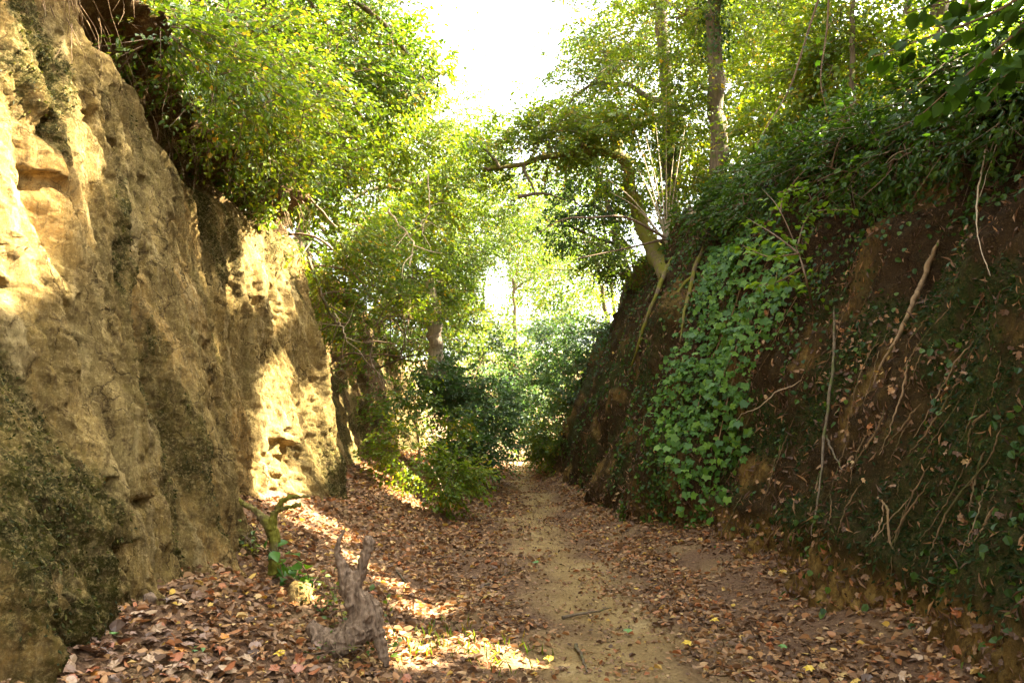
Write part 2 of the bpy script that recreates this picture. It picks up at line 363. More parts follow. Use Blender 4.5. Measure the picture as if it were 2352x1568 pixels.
# relief
D = .2 * fbm(slant * .45, z2 * .2, 2.2, 3)
rid = 1 - np.abs(fbm(slant * 1.7, z2 * .2, 7.1, 4)); D += .15 * (rid - .7)
rid = 1 - np.abs(fbm(slant * 4.5, z2 * .5, 9.1, 3)); D += .04 * (rid - .7)
n1 = fbm(slant * 2.4, z2 * .5, 4.4, 5); st = n1 * 4.5; D += .05 * (np.floor(st) + smooth(.0, .16, st - np.floor(st))) / 1.6
n2 = fbm(slant * 7, z2 * 1.1, 8.4, 4); st2 = n2 * 3.5; D += .02 * (np.floor(st2) + smooth(0, .2, st2 - np.floor(st2)))
cr = fbm(slant * 4.2, z2 * .8, 1.2, 5); D -= .05 * np.exp(-(cr / .03) ** 2) * smooth(-.2, .3, fbm(slant, z2, 6.6, 2))
crust = smooth(-.1, .4, fbm(slant * .8, z2 * .8, 14.6, 3))
D += .045 * fbm(slant * 8, z2 * 1.6, 0, 5) + (.3 + crust) * (.03 * np.abs(fbm(slant * 12, z2 * 2.6, 3, 3)) + .012 * fbm(slant * 30, z2 * 16, 0, 2)) + .05 * (1 - np.abs(fbm(slant * 3.1, z2 * .3, 17, 4)))
D -= D[20:410].mean() + .02
prng = np.random.default_rng(11)
pits = [(prng.uniform(2.8, 10), prng.uniform(.7, 4.3), prng.uniform(.02, .06), prng.uniform(.02, .14), prng.uniform(.03, .12)) for _ in range(45)]
LW0 = np.stack([x2, y2, z2], -1).reshape(-1, 3); lu, lv, lwd = proj(LW0)
def wall_yz(u, v):
    k = np.argmin((lu - u) ** 2 + (lv - v) ** 2 + 1e6 * (lwd < .5)); return LW0[k, 1], LW0[k, 2]
for u, v, ry, rz, dp in [(430, 582, .11, .035, .16), (110, 410, .1, .1, .16), (30, 660, .1, .06, .14), (150, 700, .08, .1, .12), (215, 1275, .16, .09, .13), (250, 1250, .06, .08, .1),
                         (518, 940, .07, .2, .17), (520, 870, .06, .08, .12), (270, 335, .16, .06, .16), (450, 790, .04, .06, .12), (690, 1040, .25, .3, .2), (640, 640, .1, .05, .12),
                         (100, 290, .05, .1, .15), (340, 410, .06, .05, .1), (560, 690, .05, .08, .1), (190, 1110, .06, .05, .12), (290, 1150, .1, .03, .1)]:
    a, b_ = wall_yz(u, v); pits.append((a, b_, ry, rz, dp))
for (py, pz, ry, rz, dp) in pits:
    i0, i1 = np.searchsorted(yl, [py - 2.2 * ry, py + 2.2 * ry]); yw, zw = y2[i0:i1], z2[i0:i1]
    if i1 - i0 < 2: continue
    b_ = (zw - pz) / rz; nb = fbm(yw * 9, zw * 9, py, 2); b_ = b_ + .6 * nb; a = (yw - py) / ry + .5 * nb
    dn = np.where(b_ > 0, np.exp(-(b_ / .55) ** 6), np.exp(-(b_ / 1.5) ** 2))
    D[i0:i1] -= dp * np.exp(-(np.abs(a)) ** 3) * dn
# undercut below the soil lip
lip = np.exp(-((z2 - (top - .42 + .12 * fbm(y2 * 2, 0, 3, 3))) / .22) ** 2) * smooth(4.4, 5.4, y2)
D -= (.3 + .2 * fbm(y2 * 3, z2 * 2, 5, 3)) * lip
D += .22 * (1 - .8 * far) * smooth(top - .22, top - .02, z2) * (1 + .8 * fbm(y2 * 2.5, z2 * 2, 9, 3))
# boulder-like mossy bulge at the near foot
by, bz = wall_yz(70, 1270)
bulge = np.exp(-(((y2 - by) / .62) ** 2 + ((z2 - bz) / .62) ** 2) ** 2); D += .26 * bulge
soft = smooth(2.0, 3.0, y2); D *= (.5 + .5 * soft)
x2 = x2 + D
# colour masks with shapes of their own
m_moss = np.clip(1.5 * bulge * (.75 + .6 * fbm(y2 * 3, z2 * 3, 2, 3)), 0, 1)
m_moss = np.maximum(m_moss, smooth(.1, .45, fbm(slant * 1.3, z2 * .45, 12.2, 4)) * smooth(2.2, 3.4, z2) * smooth(6.5, 4.5, y2) * .95)
m_moss = np.maximum(m_moss, smooth(9.55, 9.9, y2) * smooth(10.9, 10.4, y2) * smooth(2.6, .9, z2) * .8)
m_moss = np.maximum(m_moss, .75 * smooth(.18, .5, fbm(slant * 2.3, z2 * .35, 15.1, 4)))
m_moss = np.maximum(m_moss, .6 * smooth(1.0, .5, z2) * smooth(0, .4, fbm(y2 * 2, z2, 18, 3)))
m_moss = np.maximum(m_moss, far * .75 * smooth(-.1, .35, fbm(y2 * .9, z2 * .9, 21, 4)))
m_ochre = .9 * smooth(.05, .45, fbm(slant * .9, z2 * .5, 31.0, 3)) * smooth(1.8, 2.8, z2) * smooth(6.5, 4.6, y2)
m_ochre = np.maximum(m_ochre, .7 * smooth(.25, .5, fbm(slant * 1.1, z2 * .7, 37.0, 3)))
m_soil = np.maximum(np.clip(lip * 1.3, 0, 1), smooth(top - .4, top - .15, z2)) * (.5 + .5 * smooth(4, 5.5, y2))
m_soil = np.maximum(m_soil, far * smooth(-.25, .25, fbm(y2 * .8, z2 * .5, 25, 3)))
cl = np.stack([x2, y2, z2 + drop(y2)], -1)
hx = x2[:, -1:] - .1 - hill[None] * 45; hy = np.repeat(yl[:, None], len(hill), 1)
hz = cl[:, -1:, 2] + (1.4 * (1 - np.exp(-hill[None] * 45 / 2.2)) + .16 * hill[None] * 45) + .3 * fbm(hx * .5, hy * .5, 3, 4) * np.minimum(1, hill[None] * 12)
LV = np.concatenate([cl, np.stack([hx, hy, hz], -1)], 1)
def padc(a, val): return np.concatenate([a, np.full((len(yl), len(hill)), val)], 1)
NLC = LV.shape[1]
tag(mesh_np('bank_left', LV.reshape(-1, 3), grid_faces(len(yl), NLC)[:, ::-1], M['cliff'], None, True,
            {'moss': padc(m_moss, .2), 'ochre': padc(m_ochre, 0), 'soil': padc(m_soil, 1)}), kind='structure')
LEFT = LV

# --- right bank
yr = np.concatenate([np.arange(-10, 2.6, .5), np.arange(2.6, 12, .045), rows(12.03, 62, .06, 1.015, .6)])
tr = np.linspace(-.05, 1, 140); yy = np.repeat(yr[:, None], len(tr), 1); tt = np.repeat(tr[None], len(yr), 0)
tp = np.clip(tt, 0, 1)
zc = zRc(yy) * (1 + .05 * fbm(yy * .8, 0, 2, 3)); xb = xR(yy); xc = xRc(yy)
rx = xb + (xc - xb) * tp ** 1.25 + np.minimum(tt, 0) * .3; rz = tt * zc + .08
nx_, nz_ = -.86, .5
ydn = yy + .5 * tt * 1.2                              # roots and gullies lean along the lane
Dr = .3 * fbm(yy * .55, rz * .45, 41, 3) + .11 * fbm(ydn * 2.2, rz * .6, 43, 4) + .05 * fbm(ydn * 6, rz * 2.2, 47, 4) + .02 * fbm(yy * 20, rz * 18, 4, 3)
ledge = smooth(.62, .42, rz + .25 * fbm(yy * 2.2, rz, 33, 3)) * smooth(3.6, 4.6, yy) * smooth(12.5, 9, yy)
Dr += .09 * (1 - np.abs(fbm(ydn * 3.2 + .3 * rz, rz * .5, 57, 4)) - .7) + .05 * np.abs(fbm(yy * 8, rz * 6, 58, 4)) + .03 * fbm(yy * 14, rz * 9, 59, 3)
Dr -= .07 * ledge * (1 + .6 * fbm(yy * 3, rz * 3, 4, 3)); Dr += .1 * np.exp(-((rz - .62) / .16) ** 2) * smooth(4, 5, yy) * smooth(13, 9, yy)
Dr += .07 * np.abs(fbm(yy * 9, rz * 5, 51, 3)) * smooth(.6, .2, rz)
Dr -= .3 * smooth(.72, .85, tt) * smooth(1, .93, tt) * (.6 + fbm(yy * 1.5, 0, 52, 2))
rx = rx + nx_ * Dr; rz2 = rz + nz_ * Dr + drop(yy)
mm = smooth(-.1, .3, fbm(yy * 1.0, rz * 1.0, 61, 4)) * smooth(.3, .7, rz) * smooth(3.9, 2.4, rz)
mm = np.maximum(mm, .9 * smooth(6.8, 5.2, yy + .8 * (rz - 1)) * smooth(.35, .7, rz) * smooth(3, 2, rz))
mo_ = np.maximum(ledge, .8 * smooth(.3, .55, fbm(yy * .8, rz * .7, 66, 3)) * smooth(7, 9, yy)); mo_ = np.clip(mo_ * (.8 + .6 * fbm(yy * 4, rz * 4, 67, 3)), 0, 1)
mo_ = np.maximum(mo_, smooth(.35, .6, fbm(yy * 1.1, rz * 1.1, 69, 3)) * .5)
crd = np.stack([rx, yy, rz2], -1)
hx = rx[:, -1:] + .1 + hill[None] * 45; hy = np.repeat(yr[:, None], len(hill), 1)
hz = crd[:, -1:, 2] + .9 * (1 - np.exp(-hill[None] * 45 / 2)) + .15 * hill[None] * 45 + .3 * fbm(hx * .5, hy * .5, 8, 4) * np.minimum(1, hill[None] * 12)
RV = np.concatenate([crd, np.stack([hx, hy, hz], -1)], 1)
def padr(a, val): return np.concatenate([a, np.full((len(yr), len(hill)), val)], 1)
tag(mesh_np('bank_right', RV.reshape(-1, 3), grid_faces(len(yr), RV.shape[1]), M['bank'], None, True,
            {'painted_shade': padr(smooth(.5, .72, tt + .12 * fbm(yy * 1.5, rz * 1.5, 91, 3)) * smooth(14, 10, yy), .6), 'moss': padr(mm, .3), 'ochre': padr(np.clip(mo_, 0, 1), 0)}), kind='structure')
RIGHT = RV
# --- far ground: valley floor and the wooded slope across it
gx = np.linspace(-400, 400, 90); gy = np.concatenate([np.linspace(-300, 40, 20), np.linspace(45, 140, 30), np.linspace(150, 900, 24)])
GX, GY = np.meshgrid(gx, gy); GZ = np.where(GY < 70, -5.2, -5.2 + .24 * np.clip(GY - 70, 0, 90)) + 1.5 * fbm(GX * .03, GY * .03, 2, 3) * smooth(70, 95, GY)
tag(mesh_np('ground', np.stack([GX, GY, GZ], -1).reshape(-1, 3), grid_faces(len(gy), len(gx)), M['path'], None, True, {'soil': np.full(GX.size, .8)}), kind='structure')

# surface lookup by picture position
def lookup(S, nmax=None):
    P = S.reshape(-1, 3); u, v, w = proj(P); ok = w > 1; P, u, v, w = P[ok], u[ok], v[ok], w[ok]
    def f(a, b):
        d2 = (u - a) ** 2 + (v - b) ** 2; c = d2 < max(90., 4 * d2.min()); k = np.argmin(np.where(c, w, 1e9)); return P[k]
    return f
on_wall = lookup(LEFT[:, :len(zt)]); on_floor = lookup(FLOOR.reshape(len(ys), len(xs), 3)[:, 8:-8]); on_bank = lookup(RIGHT[:, :len(tr)])

# ------------------------------------------------------------------ sunbeams: gaps in the canopy through which sun reaches the lane
BEAMS = []
def beam(pts, r, f):
    q = [f(u, v) for u, v in pts]
    if len(q) == 1: q = q * 2
    for a, b in zip(q[:-1], q[1:]): BEAMS.append((a, b, r))
beam([(10, 250), (60, 400), (80, 520)], .26, on_wall); beam([(70, 250), (140, 420), (190, 520)], .12, on_wall); beam([(120, 520), (165, 640)], .1, on_wall)
beam([(625, 560), (650, 690)], .11, on_wall); beam([(640, 880), (650, 960)], .2, on_wall); beam([(650, 980), (680, 1110)], .1, on_wall); beam([(620, 1040), (635, 1140)], .1, on_wall)
beam([(735, 870), (752, 1050)], .08, on_wall); beam([(765, 790), (800, 920), (825, 1040)], .22, on_wall)
beam([(645, 1150), (740, 1210)], .3, on_floor); beam([(850, 1070), (935, 1145)], .28, on_floor)
beam([(690, 1370)], .1, on_floor); beam([(915, 1340)], .06, on_floor); beam([(940, 1390), (975, 1400)], .13, on_floor); beam([(895, 1450), (955, 1525)], .09, on_floor)
beam([(1060, 1470), (1190, 1520)], .12, on_floor); beam([(780, 1250), (870, 1330)], .05, on_floor)
beam([(830, 540), (850, 600)], .3, on_wall); beam([(930, 880), (945, 960)], .3, on_wall)
_e1 = nrm(np.cross(SUN, [0, 0, 1.])); _e2 = np.cross(SUN, _e1)
def beam_keep(P, leaf=.08):
    keep = np.ones(len(P), bool); a2 = np.stack([P @ _e1, P @ _e2], -1); h = P @ SUN
    jit = rng.uniform(.95, 1.25, len(P))
    for A, B, r in BEAMS:
        a = np.array([A @ _e1, A @ _e2]); b = np.array([B @ _e1, B @ _e2]); d = b - a
        t = np.clip(((a2 - a) @ d) / max(d @ d, 1e-6), 0, 1); q = np.linalg.norm(a2 - a - t[:, None] * d, axis=1)
        keep &= ~((q < (r + .55 * leaf) * jit) & (h > min(A @ SUN, B @ SUN) + .5))
    return keep
GLOW = [(px(560, 220, 8.5), px(680, 320, 9.5), .6), (px(680, 320, 10), px(860, 620, 14), .9), (px(860, 170, 13), px(980, 250, 14), .7), (px(900, 450, 15), px(1000, 650, 19), 1.2), (px(1440, 280, 15.5), px(1560, 320, 15.5), .8), (px(1400, 570, 17.6), px(1430, 630, 17.5), .7)]
def glow_keep(P):
    keep = np.ones(len(P), bool); a2 = np.stack([P @ _e1, P @ _e2], -1); h = P @ SUN
    for A, B, r in GLOW:
        a = np.array([A @ _e1, A @ _e2]); b = np.array([B @ _e1, B @ _e2]); d = b - a
        t = np.clip(((a2 - a) @ d) / max(d @ d, 1e-6), 0, 1); q = np.linalg.norm(a2 - a - t[:, None] * d, axis=1)
        keep &= ~((q < r) & (h > max(A @ SUN, B @ SUN) + 2.5) & (fbm(a2[:, 0] * 2.2, a2[:, 1] * 2.2, 5, 2) > .08))
    return keep
def view_keep(P):
    """leave the lane's own airspace and the gap of sky free of leaves"""
    x, y, z = P.T; u, v, w = proj(P)
    air = (y < 26) & (y > -4) & (z < 3.9) & (x > xL(y) - .3 - .2 * z + .9) & (x < xR(y) + .18 * z - .25)
    rag = fbm(u * .02, v * .02, 3, 3) * 60; skyg = (w > 0) & (v < 190 + rag) & (np.abs(u - 1120 - .18 * v) < 165 - .4 * np.maximum(v - 40, 0) + rag) 
    sk = rng.normal(0, .35, len(P)); sky2 = (w > 0) & (((u - 1135) / 40) ** 2 + ((v - 660) / 60) ** 2 < .8 + sk)
    return ~air & ~((skyg | sky2) & (rng.random(len(P)) < np.where(skyg, .93, .8)))

# ------------------------------------------------------------------ foliage
def sprays(C, O, n, slen, leaf, tmpl, mat, name, parent, droop=.25, width=.62, beams=True, air=True, flat=.35, twig=True, tintpow=1.0):
    """flat sprays of n leaves on a thin twig starting at C and pointing along O"""
    m = len(C); O = O + rng.normal(0, .45, O.shape); O[:, 2] *= .5; A = nrm(O); Nn = nrm(np.array([0, 0, 1.]) + rng.normal(0, flat, (m, 3)))
    S = nrm(np.cross(Nn, A)); sl = slen * rng.uniform(.6, 1.3, m)
    t = (np.arange(n) + rng.random((m, n))) / n; side = np.where(np.arange(n) % 2, 1., -1.)[None] * rng.uniform(.3, 1, (m, n))
    brd = .34 * (1 - .55 * t) * sl[:, None]
    P = C[:, None] + A[:, None] * (t * sl[:, None])[..., None] + S[:, None] * (side * brd)[..., None] + np.array([0, 0, -1.]) * (droop * t ** 2 * sl[:, None])[..., None]
    P = P + rng.normal(0, .05 * slen, P.shape)
    Dd = A[:, None] * .7 + S[:, None] * side[..., None] * .8 + rng.normal(0, .3, P.shape) + np.array([0, 0, -.35])
    NN = Nn[:, None] + rng.normal(0, .45, P.shape)
    P, Dd, NN = P.reshape(-1, 3), Dd.reshape(-1, 3), NN.reshape(-1, 3)
    tint = np.clip(np.repeat(rng.random(m), n) * .45 + rng.random(m * n) * .6, 0, 1) ** tintpow
    k = np.ones(len(P), bool)
    if beams: k &= beam_keep(P, leaf) & glow_keep(P)
    if air: k &= view_keep(P)
    P, Dd, NN, tint = P[k], Dd[k], NN[k], tint[k]
    if len(P) == 0: return None
    L = leaf * rng.uniform(.65, 1.25, len(P))
    o = leaves_mesh(name, P, Dd, NN, L, L * width * rng.uniform(.85, 1.15, len(P)), tmpl, mat, parent, tint)
    if twig:
        kk = view_keep(C + A * .5 * sl[:, None]) if air else np.ones(m, bool)
        if beams:
            for f_ in (-.2, .2, .6, .9): kk &= beam_keep(C + A * (f_ * sl)[:, None], .02)
        C2, A2, s2 = C[kk], A[kk], sl[kk]
        E = C2 + A2 * s2[:, None] * .95; E[:, 2] -= droop * s2 * .8; B = C2 - A2 * s2[:, None] * .25; Mid = (C2 + E) / 2; Mid[:, 2] += .1 * droop * s2
        q = np.array([[1, 0, 0], [-.5, .87, 0], [-.5, -.87, 0]]); w = .0035 + .004 * slen
        ring = lambda X, r: X[:, None] + (S[kk][:, None] * q[None, :, 0, None] + Nn[kk][:, None] * q[None, :, 1, None]) * r
        V = np.concatenate([ring(B, w * 1.3), ring(E, w * .3)], 1).reshape(-1, 3)
        f = np.array([(0, 1, 4, 3), (1, 2, 5, 4), (2, 0, 3, 5)])
        if len(C2): mesh_np('twigs', V, (f[None] + (np.arange(len(C2)) * 6)[:, None, None]).reshape(-1, 4), M['twig'], parent)['kind'] = 'stuff'
    return o
def blob_points(blobs, n):
    """n points spread through ellipsoids (centre, radius), clumped; also outward directions"""
    vol = np.array([b[1] ** 2.4 for b in blobs]); pick = rng.choice(len(blobs), n * 2, p=vol / vol.sum())
    c = np.array([b[0] for b in blobs])[pick]; r = np.array([b[1] for b in blobs])[pick]
    d = nrm(rng.normal(size=(n * 2, 3))); rad = rng.random(n * 2) ** .45
    P = c + d * (rad * r)[:, None] * np.array([1, 1, .8])
    nz = fbm(P[:, 0] * 1.1, P[:, 1] * 1.1, P[:, 2] * 1.4, 2); k = np.argsort(-(nz + rng.normal(0, .25, len(P))))[:n]
    return P[k], d[k]
DENS = 1.4
def tree(name, label, trunk, r0, blobs, nspray, leaf=.1, nleaf=18, slen=.55, mat='leaf', bark='bark', cat='tree', group=None, tmpl=LEAF_Q, limbs=True, air=True, r1=.35, branch_r=.28, seg=10, beams=True, tintpow=1.0, droop=.25, flat=.35):
    T = curve_pts(trunk, 26); T[1:-1] += rng.normal(0, r0 * .12, T[1:-1].shape)
    e = empty(name, T[0], label, cat, group)
    rr = np.linspace(r0, r0 * r1, 26); rr[:4] *= np.array([1.45, 1.22, 1.1, 1.03])
    V, F, c = tube(T, rr, seg, .25, rng.random() * 9); mesh_np('trunk', V, F, M[bark], e)
    if limbs:
        for (bc, br) in blobs:
            bc = np.asarray(bc, float); k = int(np.clip(np.argmin(np.linalg.norm(T - bc, axis=1) + .35 * np.maximum(T[:, 2] - bc[2] + .5, 0) * 2) , 4, 23))
            s = T[k]; L = np.linalg.norm(bc - s)
            if L < .4: continue
            mid = s + (bc - s) * .5 + np.array([0, 0, .12 * L]) + rng.normal(0, .08 * L, 3); q = curve_pts([s, mid, bc, bc + nrm(bc - s) * br * .5 + rng.normal(0, .1, 3)], 14); q[1:] += rng.normal(0, .02 * L, q[1:].shape)
            if beams and not beam_keep(q, .05).all(): continue
            V, F, c = tube(q, np.linspace(min(r0 * branch_r * 1.4, rr[k] * .7), .008, 14), 6, .2); b = mesh_np('branch', V, F, M[bark], e)
            for _ in range(3):
                i = random.randint(4, 11); d = nrm(rng.normal(size=3) + nrm(bc - s) * .7); ln = br * rng.uniform(.6, 1.1)
                w = curve_pts([q[i], q[i] + d * ln * .5 + rng.normal(0, .06 * ln, 3), q[i] + d * ln + np.array([0, 0, -.1 * ln])], 8)
                if beams and not beam_keep(w, .02).all(): continue
                V, F, c = tube(w, np.linspace(max(.012, r0 * .09), .004, 8), 5); mesh_np('side_branch', V, F, M[bark], b)
    P, O = blob_points(blobs, nspray)
    sprays(P, O, int(nleaf * DENS), slen, leaf, tmpl, M[mat], 'crown', e, beams=beams, tintpow=tintpow, droop=droop, flat=flat, air=air)
    return e
def hill_at(x, y):
    S = LEFT[:, len(zt) - 1:] if x < 0 else RIGHT[:, len(tr) - 1:]
    Q = S.reshape(-1, 3); k = np.argmin((Q[:, 0] - x) ** 2 + (Q[:, 1] - y) ** 2); return np.array([x, y, Q[k, 2] - .08])
B = lambda u, v, y, r: (px(u, v, y), r)

# ------------------------------------------------------------------ trees on the left bank
b0 = hill_at(-3.9, 8.5)
tree('maple_tree', 'maple on the left bank lip whose crooked limbs reach out under the sky gap', [b0, b0 + [.1, .3, 2.2], b0 + [.4, .9, 4.5], b0 + [.8, 1.4, 6.5]], .17,
     [B(470, 20, 10, 1.3), B(620, 90, 11, 1.5), B(760, 60, 12, 1.6), B(770, 230, 11.5, 1.4), B(900, 60, 13, 1.5), B(960, 190, 13, 1.2), B(1040, 260, 13.5, .8)], 950, .085, 26, .6, 'leaf', tmpl=LEAF_Q, r1=.5, tintpow=.85)
b0 = hill_at(-4.6, 13)
tree('field_maple', 'leafy maple behind the overhanging shrubs halfway along the left bank', [b0, b0 + [0, .2, 2], b0 + [.5, .5, 4.2], b0 + [1, .8, 6]], .15,
     [B(640, 250, 14, 1.5), B(700, 330, 13, 1.2), B(790, 430, 13.5, 1.2), B(760, 360, 15, 1.6), B(880, 300, 15.5, 1.7), B(960, 420, 16, 1.5), B(1050, 380, 16.5, 1.1), B(850, 480, 15, 1.4)], 1350, .085, 24, .6, 'leaf_bright', tmpl=LEAF_Q)
b0 = hill_at(-5, 19)
tree('hornbeam_tree', 'hornbeam with drooping light green sprays far along the left bank', [b0, b0 + [0, .2, 3], b0 + [.6, .5, 6], b0 + [1, .8, 9]], .18,
     [B(880, 600, 19, 1.7), B(980, 560, 20, 1.9), B(1060, 520, 21, 1.7), B(1010, 680, 20, 1.5), B(900, 730, 18, 1.3), B(1090, 430, 22, 1.4), B(1020, 300, 23, 2)], 1100, .085, 22, .65, 'leaf', tmpl=LEAF_Q, tintpow=.8)
b0 = hill_at(-8, 15)
tree('oak_tree', 'tall oak standing furthest back on the left hill', [b0, b0 + [0, .2, 4], b0 + [.3, .5, 9]], .25,
     [B(420, 60, 18, 2.4), B(600, 30, 20, 2.6), B(760, 100, 21, 2.6), B(880, 180, 22, 2.4), B(700, 300, 20, 2.2), B(720, 540, 19, 1.8), B(820, 640, 20, 1.8), B(660, 430, 17, 1.5)], 760, .12, 18, .8, 'leaf')
# shrubs hanging over the left lip
lip_spots = [(360, 60, 5.9, .5, 'topmost trailing shrub over the left cliff, hanging nearest the camera'), (470, 150, 6.8, .7, 'trailing shrub hanging over the dark undercut of the left cliff'),
             (600, 260, 7.8, .85, 'yellow-green shrub spilling over the middle of the left cliff top'), (690, 390, 8.9, .9, 'leafy shrub drooping over the far end of the left cliff'),
             (770, 520, 10.6, 1.0, 'shrub hanging where the left cliff turns into a wooded slope'), (840, 660, 12.5, 1.05, 'shrub growing low on the wooded left slope beyond the cliff'),
             (560, 120, 8.2, .9, 'dense shrub on the left lip under the maple limbs'), (720, 250, 10.2, 1.1, 'tall shrub at the foot of the maple on the left lip'),
             (700, 470, 10.0, .9, 'small-leaved shrub just behind the far end of the left cliff'), (760, 420, 11.4, 1.1, 'broad shrub filling the gap behind the left cliff end')]
for i, (u, v, y, r, lab) in enumerate(lip_spots):
    c = px(u, v, y); e = c + np.array([-1.2 - .3 * r, .2, -.1]); e = hill_at(min(-2.9, e[0]), y)
    tree('lip_shrub', lab, [e, (e + c) / 2 + [0, 0, .35], c], .03, [(c, r), (c + np.array([-.5, .4, .3]), r * .8), ((e + c) / 2, r * .7)], int(190 * r ** 1.6) + 70, .06, 14, .36, 'leaf_bright' if i % 3 == 2 else 'leaf', 'twig', 'shrub', 'shrubs overhanging the left cliff', LEAF_M, tintpow=.75, droop=.45)
slope = [('hazel_shrub', 'leafy shrub covering the left slope above the yellowing bush', (860, 820, 13.5), [B(850, 780, 13.5, .8), B(900, 720, 14.5, .9), B(870, 860, 13.2, .6)], 'leaf', 260),
         ('maple_shrub', 'shrub with fine green sprays on the left slope below the hornbeam', (930, 820, 16.5), [B(930, 760, 16.5, .9), B(980, 780, 17, .9), B(940, 660, 16.5, 1)], 'leaf_bright', 260),
         ('beech_shrub', 'green shrub on the left slope beside the pale broken trunk', (1040, 820, 20), [B(1050, 760, 20, 1.1), B(1040, 650, 21, 1.2), B(1080, 840, 21, 1)], 'leaf', 280),
         ('ivy_shrub', 'shrub hiding the lip of the left slope beside the pale trunk', (910, 790, 15.5), [B(905, 800, 15.2, .8), B(880, 700, 15.5, .8), B(930, 860, 15, .6)], 'leaf', 240),
         ('bramble_shrub', 'brambles hanging on the upper left slope past the cliff', (800, 620, 12), [B(800, 590, 12, .8), B(850, 520, 13, 1), B(780, 480, 12, .9)], 'leaf', 300)]
for nm, lab, (u, v, y), bl, mt, n in slope:
    c = px(u, v, y); e = LEFT[np.searchsorted(yl, y)]; e = e[np.argmin(np.abs(e[:len(zt), 2] - c[2] + .3))]
    tree(nm, lab, [e, (e + c) / 2 + [0, 0, .2], c], .03, bl, n, .07, 15, .42, mt, 'twig', 'shrub', tmpl=LEAF_Q, tintpow=.8, droop=.4)
# pale broken trunk
e = px(1003, 835, 19); t = px(984, 635, 19)
e[2] -= .3
tree('broken_tree', 'pale bare broken trunk standing among green leaves left of the lane', [e, (e + t) / 2 + [.06, 0, 0], t], .2, [B(985, 600, 19.2, .8), B(960, 700, 18.8, .5)], 90, .08, 14, .5, 'leaf', 'bark_pale', r1=.75, limbs=False)

# ------------------------------------------------------------------ trees on the right bank
def rtrunk(u0, v0, u1, v1, y): return [px(u0, v0, y), px((u0 + u1) / 2 + 4, (v0 + v1) / 2, y), px(u1, v1, y)]
tree('ash_tree', 'thick bare-barked trunk half wrapped in ivy behind the right bank crest', rtrunk(1655, 640, 1632, -160, 15), .19,
     [B(1560, 40, 16, 1.6), B(1700, 60, 16, 1.6), B(1480, 150, 16.5, 1.5), B(1750, 230, 16, 1.5), B(1600, 250, 15.5, 1.1)], 900, .085, 24, .6, 'leaf_bright', tmpl=LEAF_Q, r1=.75)
tree('ivy_clad_tree', 'slim trunk thickly wrapped in dark ivy left of the bare-barked trunk', rtrunk(1545, 560, 1508, -120, 17), .17,
     [B(1400, 60, 18, 1.7), B(1500, 0, 18, 1.7), B(1350, 190, 18, 1.4), B(1450, 280, 17, 1.2), B(1290, 260, 19, 1.1)], 900, .085, 24, .6, 'leaf', tmpl=LEAF_Q, r1=.7)
tree('leaning_tree', 'leaning tree with a mossy limb stretched level across the lane', [on_bank(1520, 620) + np.array([.35, 0, -.6]), px(1478, 520, 16), px(1425, 350, 16), px(1400, 280, 16)], .2,
     [B(1280, 320, 15.5, .9), B(1200, 340, 15.5, .7), B(1380, 300, 15.6, .9), B(1430, 400, 15.5, .8), B(1180, 420, 15.8, .5), B(1440, 300, 15.3, .8), B(1470, 480, 15.2, .5)], 620, .085, 20, .5, 'leaf_bright', 'bark_moss', tmpl=LEAF_Q, limbs=False)
lt = bpy.data.objects['leaning_tree']
V, F, c = tube(curve_pts([px(1450, 375, 16), px(1400, 350, 15.7), px(1330, 352, 15.4), px(1260, 358, 15.2), px(1190, 380, 15.1), px(1112, 388, 15)], 40) + rng.normal(0, .012, (40, 3)), np.linspace(.12, .03, 40), 8, .3)
lb = mesh_np('branch', V, F, M['bark_moss'], lt); lb['label'] = 'mossy level limb reaching across the lane'
for pts in [[(1330, 352, 15.4), (1345, 320, 15.3), (1365, 300, 15.2)], [(1265, 356, 15.2), (1262, 330, 15.2), (1258, 310, 15.1)], [(1200, 375, 15.1), (1210, 405, 15), (1225, 430, 14.9), (1228, 455, 14.9)], [(1150, 386, 15), (1120, 350, 15), (1060, 300, 15.2)], [(1190, 450, 14.9), (1250, 445, 15), (1300, 460, 15.2)]]:
    V, F, c = tube(curve_pts([px(*q) for q in pts], 14) + rng.normal(0, .008, (14, 3)), np.linspace(.04, .008, 14), 6, .2); mesh_np('side_branch', V, F, M['bark'], lb)
# coppice stems at the crest
cb = on_bank(1530, 545)
ce = empty('hazel_coppice', cb, 'hazel stool on the right crest with straight thin stems fanning upwards', 'shrub')
for (u, v, y) in [(1440, 250, 15.5), (1480, 300, 16), (1400, 440, 14.5), (1500, 230, 16), (1550, 330, 16.2), (1580, 260, 16), (1380, 400, 15), (1530, 200, 15), (1460, 380, 15.5)]:
    p = px(u, v, y); V, F, c = tube(curve_pts([cb - [0, 0, .1], cb + (p - cb) * .5 + [0, 0, .12], p], 14), np.linspace(.017, .006, 14), 6); mesh_np('stem', V, F, M['bark_pale'], ce)
for pts in [[(1530, 545, 15), (1440, 500, 14.5), (1360, 500, 14), (1290, 505, 13.6), (1200, 560, 13.2)], [(1530, 555, 15), (1440, 570, 14.5), (1320, 595, 14)]]:
    V, F, c = tube(curve_pts([cb] + [px(*q) for q in pts[1:]], 22), np.linspace(.03, .006, 22), 6); mesh_np('stem', V, F, M['twig'], ce)
P, O = blob_points([B(1470, 280, 15.6, .8), B(1540, 300, 15.8, .9), B(1420, 400, 15, .5), B(1480, 420, 15.2, .5), B(1590, 400, 15, .7), B(1640, 330, 14.6, .8), B(1560, 200, 15.5, .8)], 480)
sprays(P, O, 18, .42, .085, LEAF_Q, M['leaf_bright'], 'crown', ce)
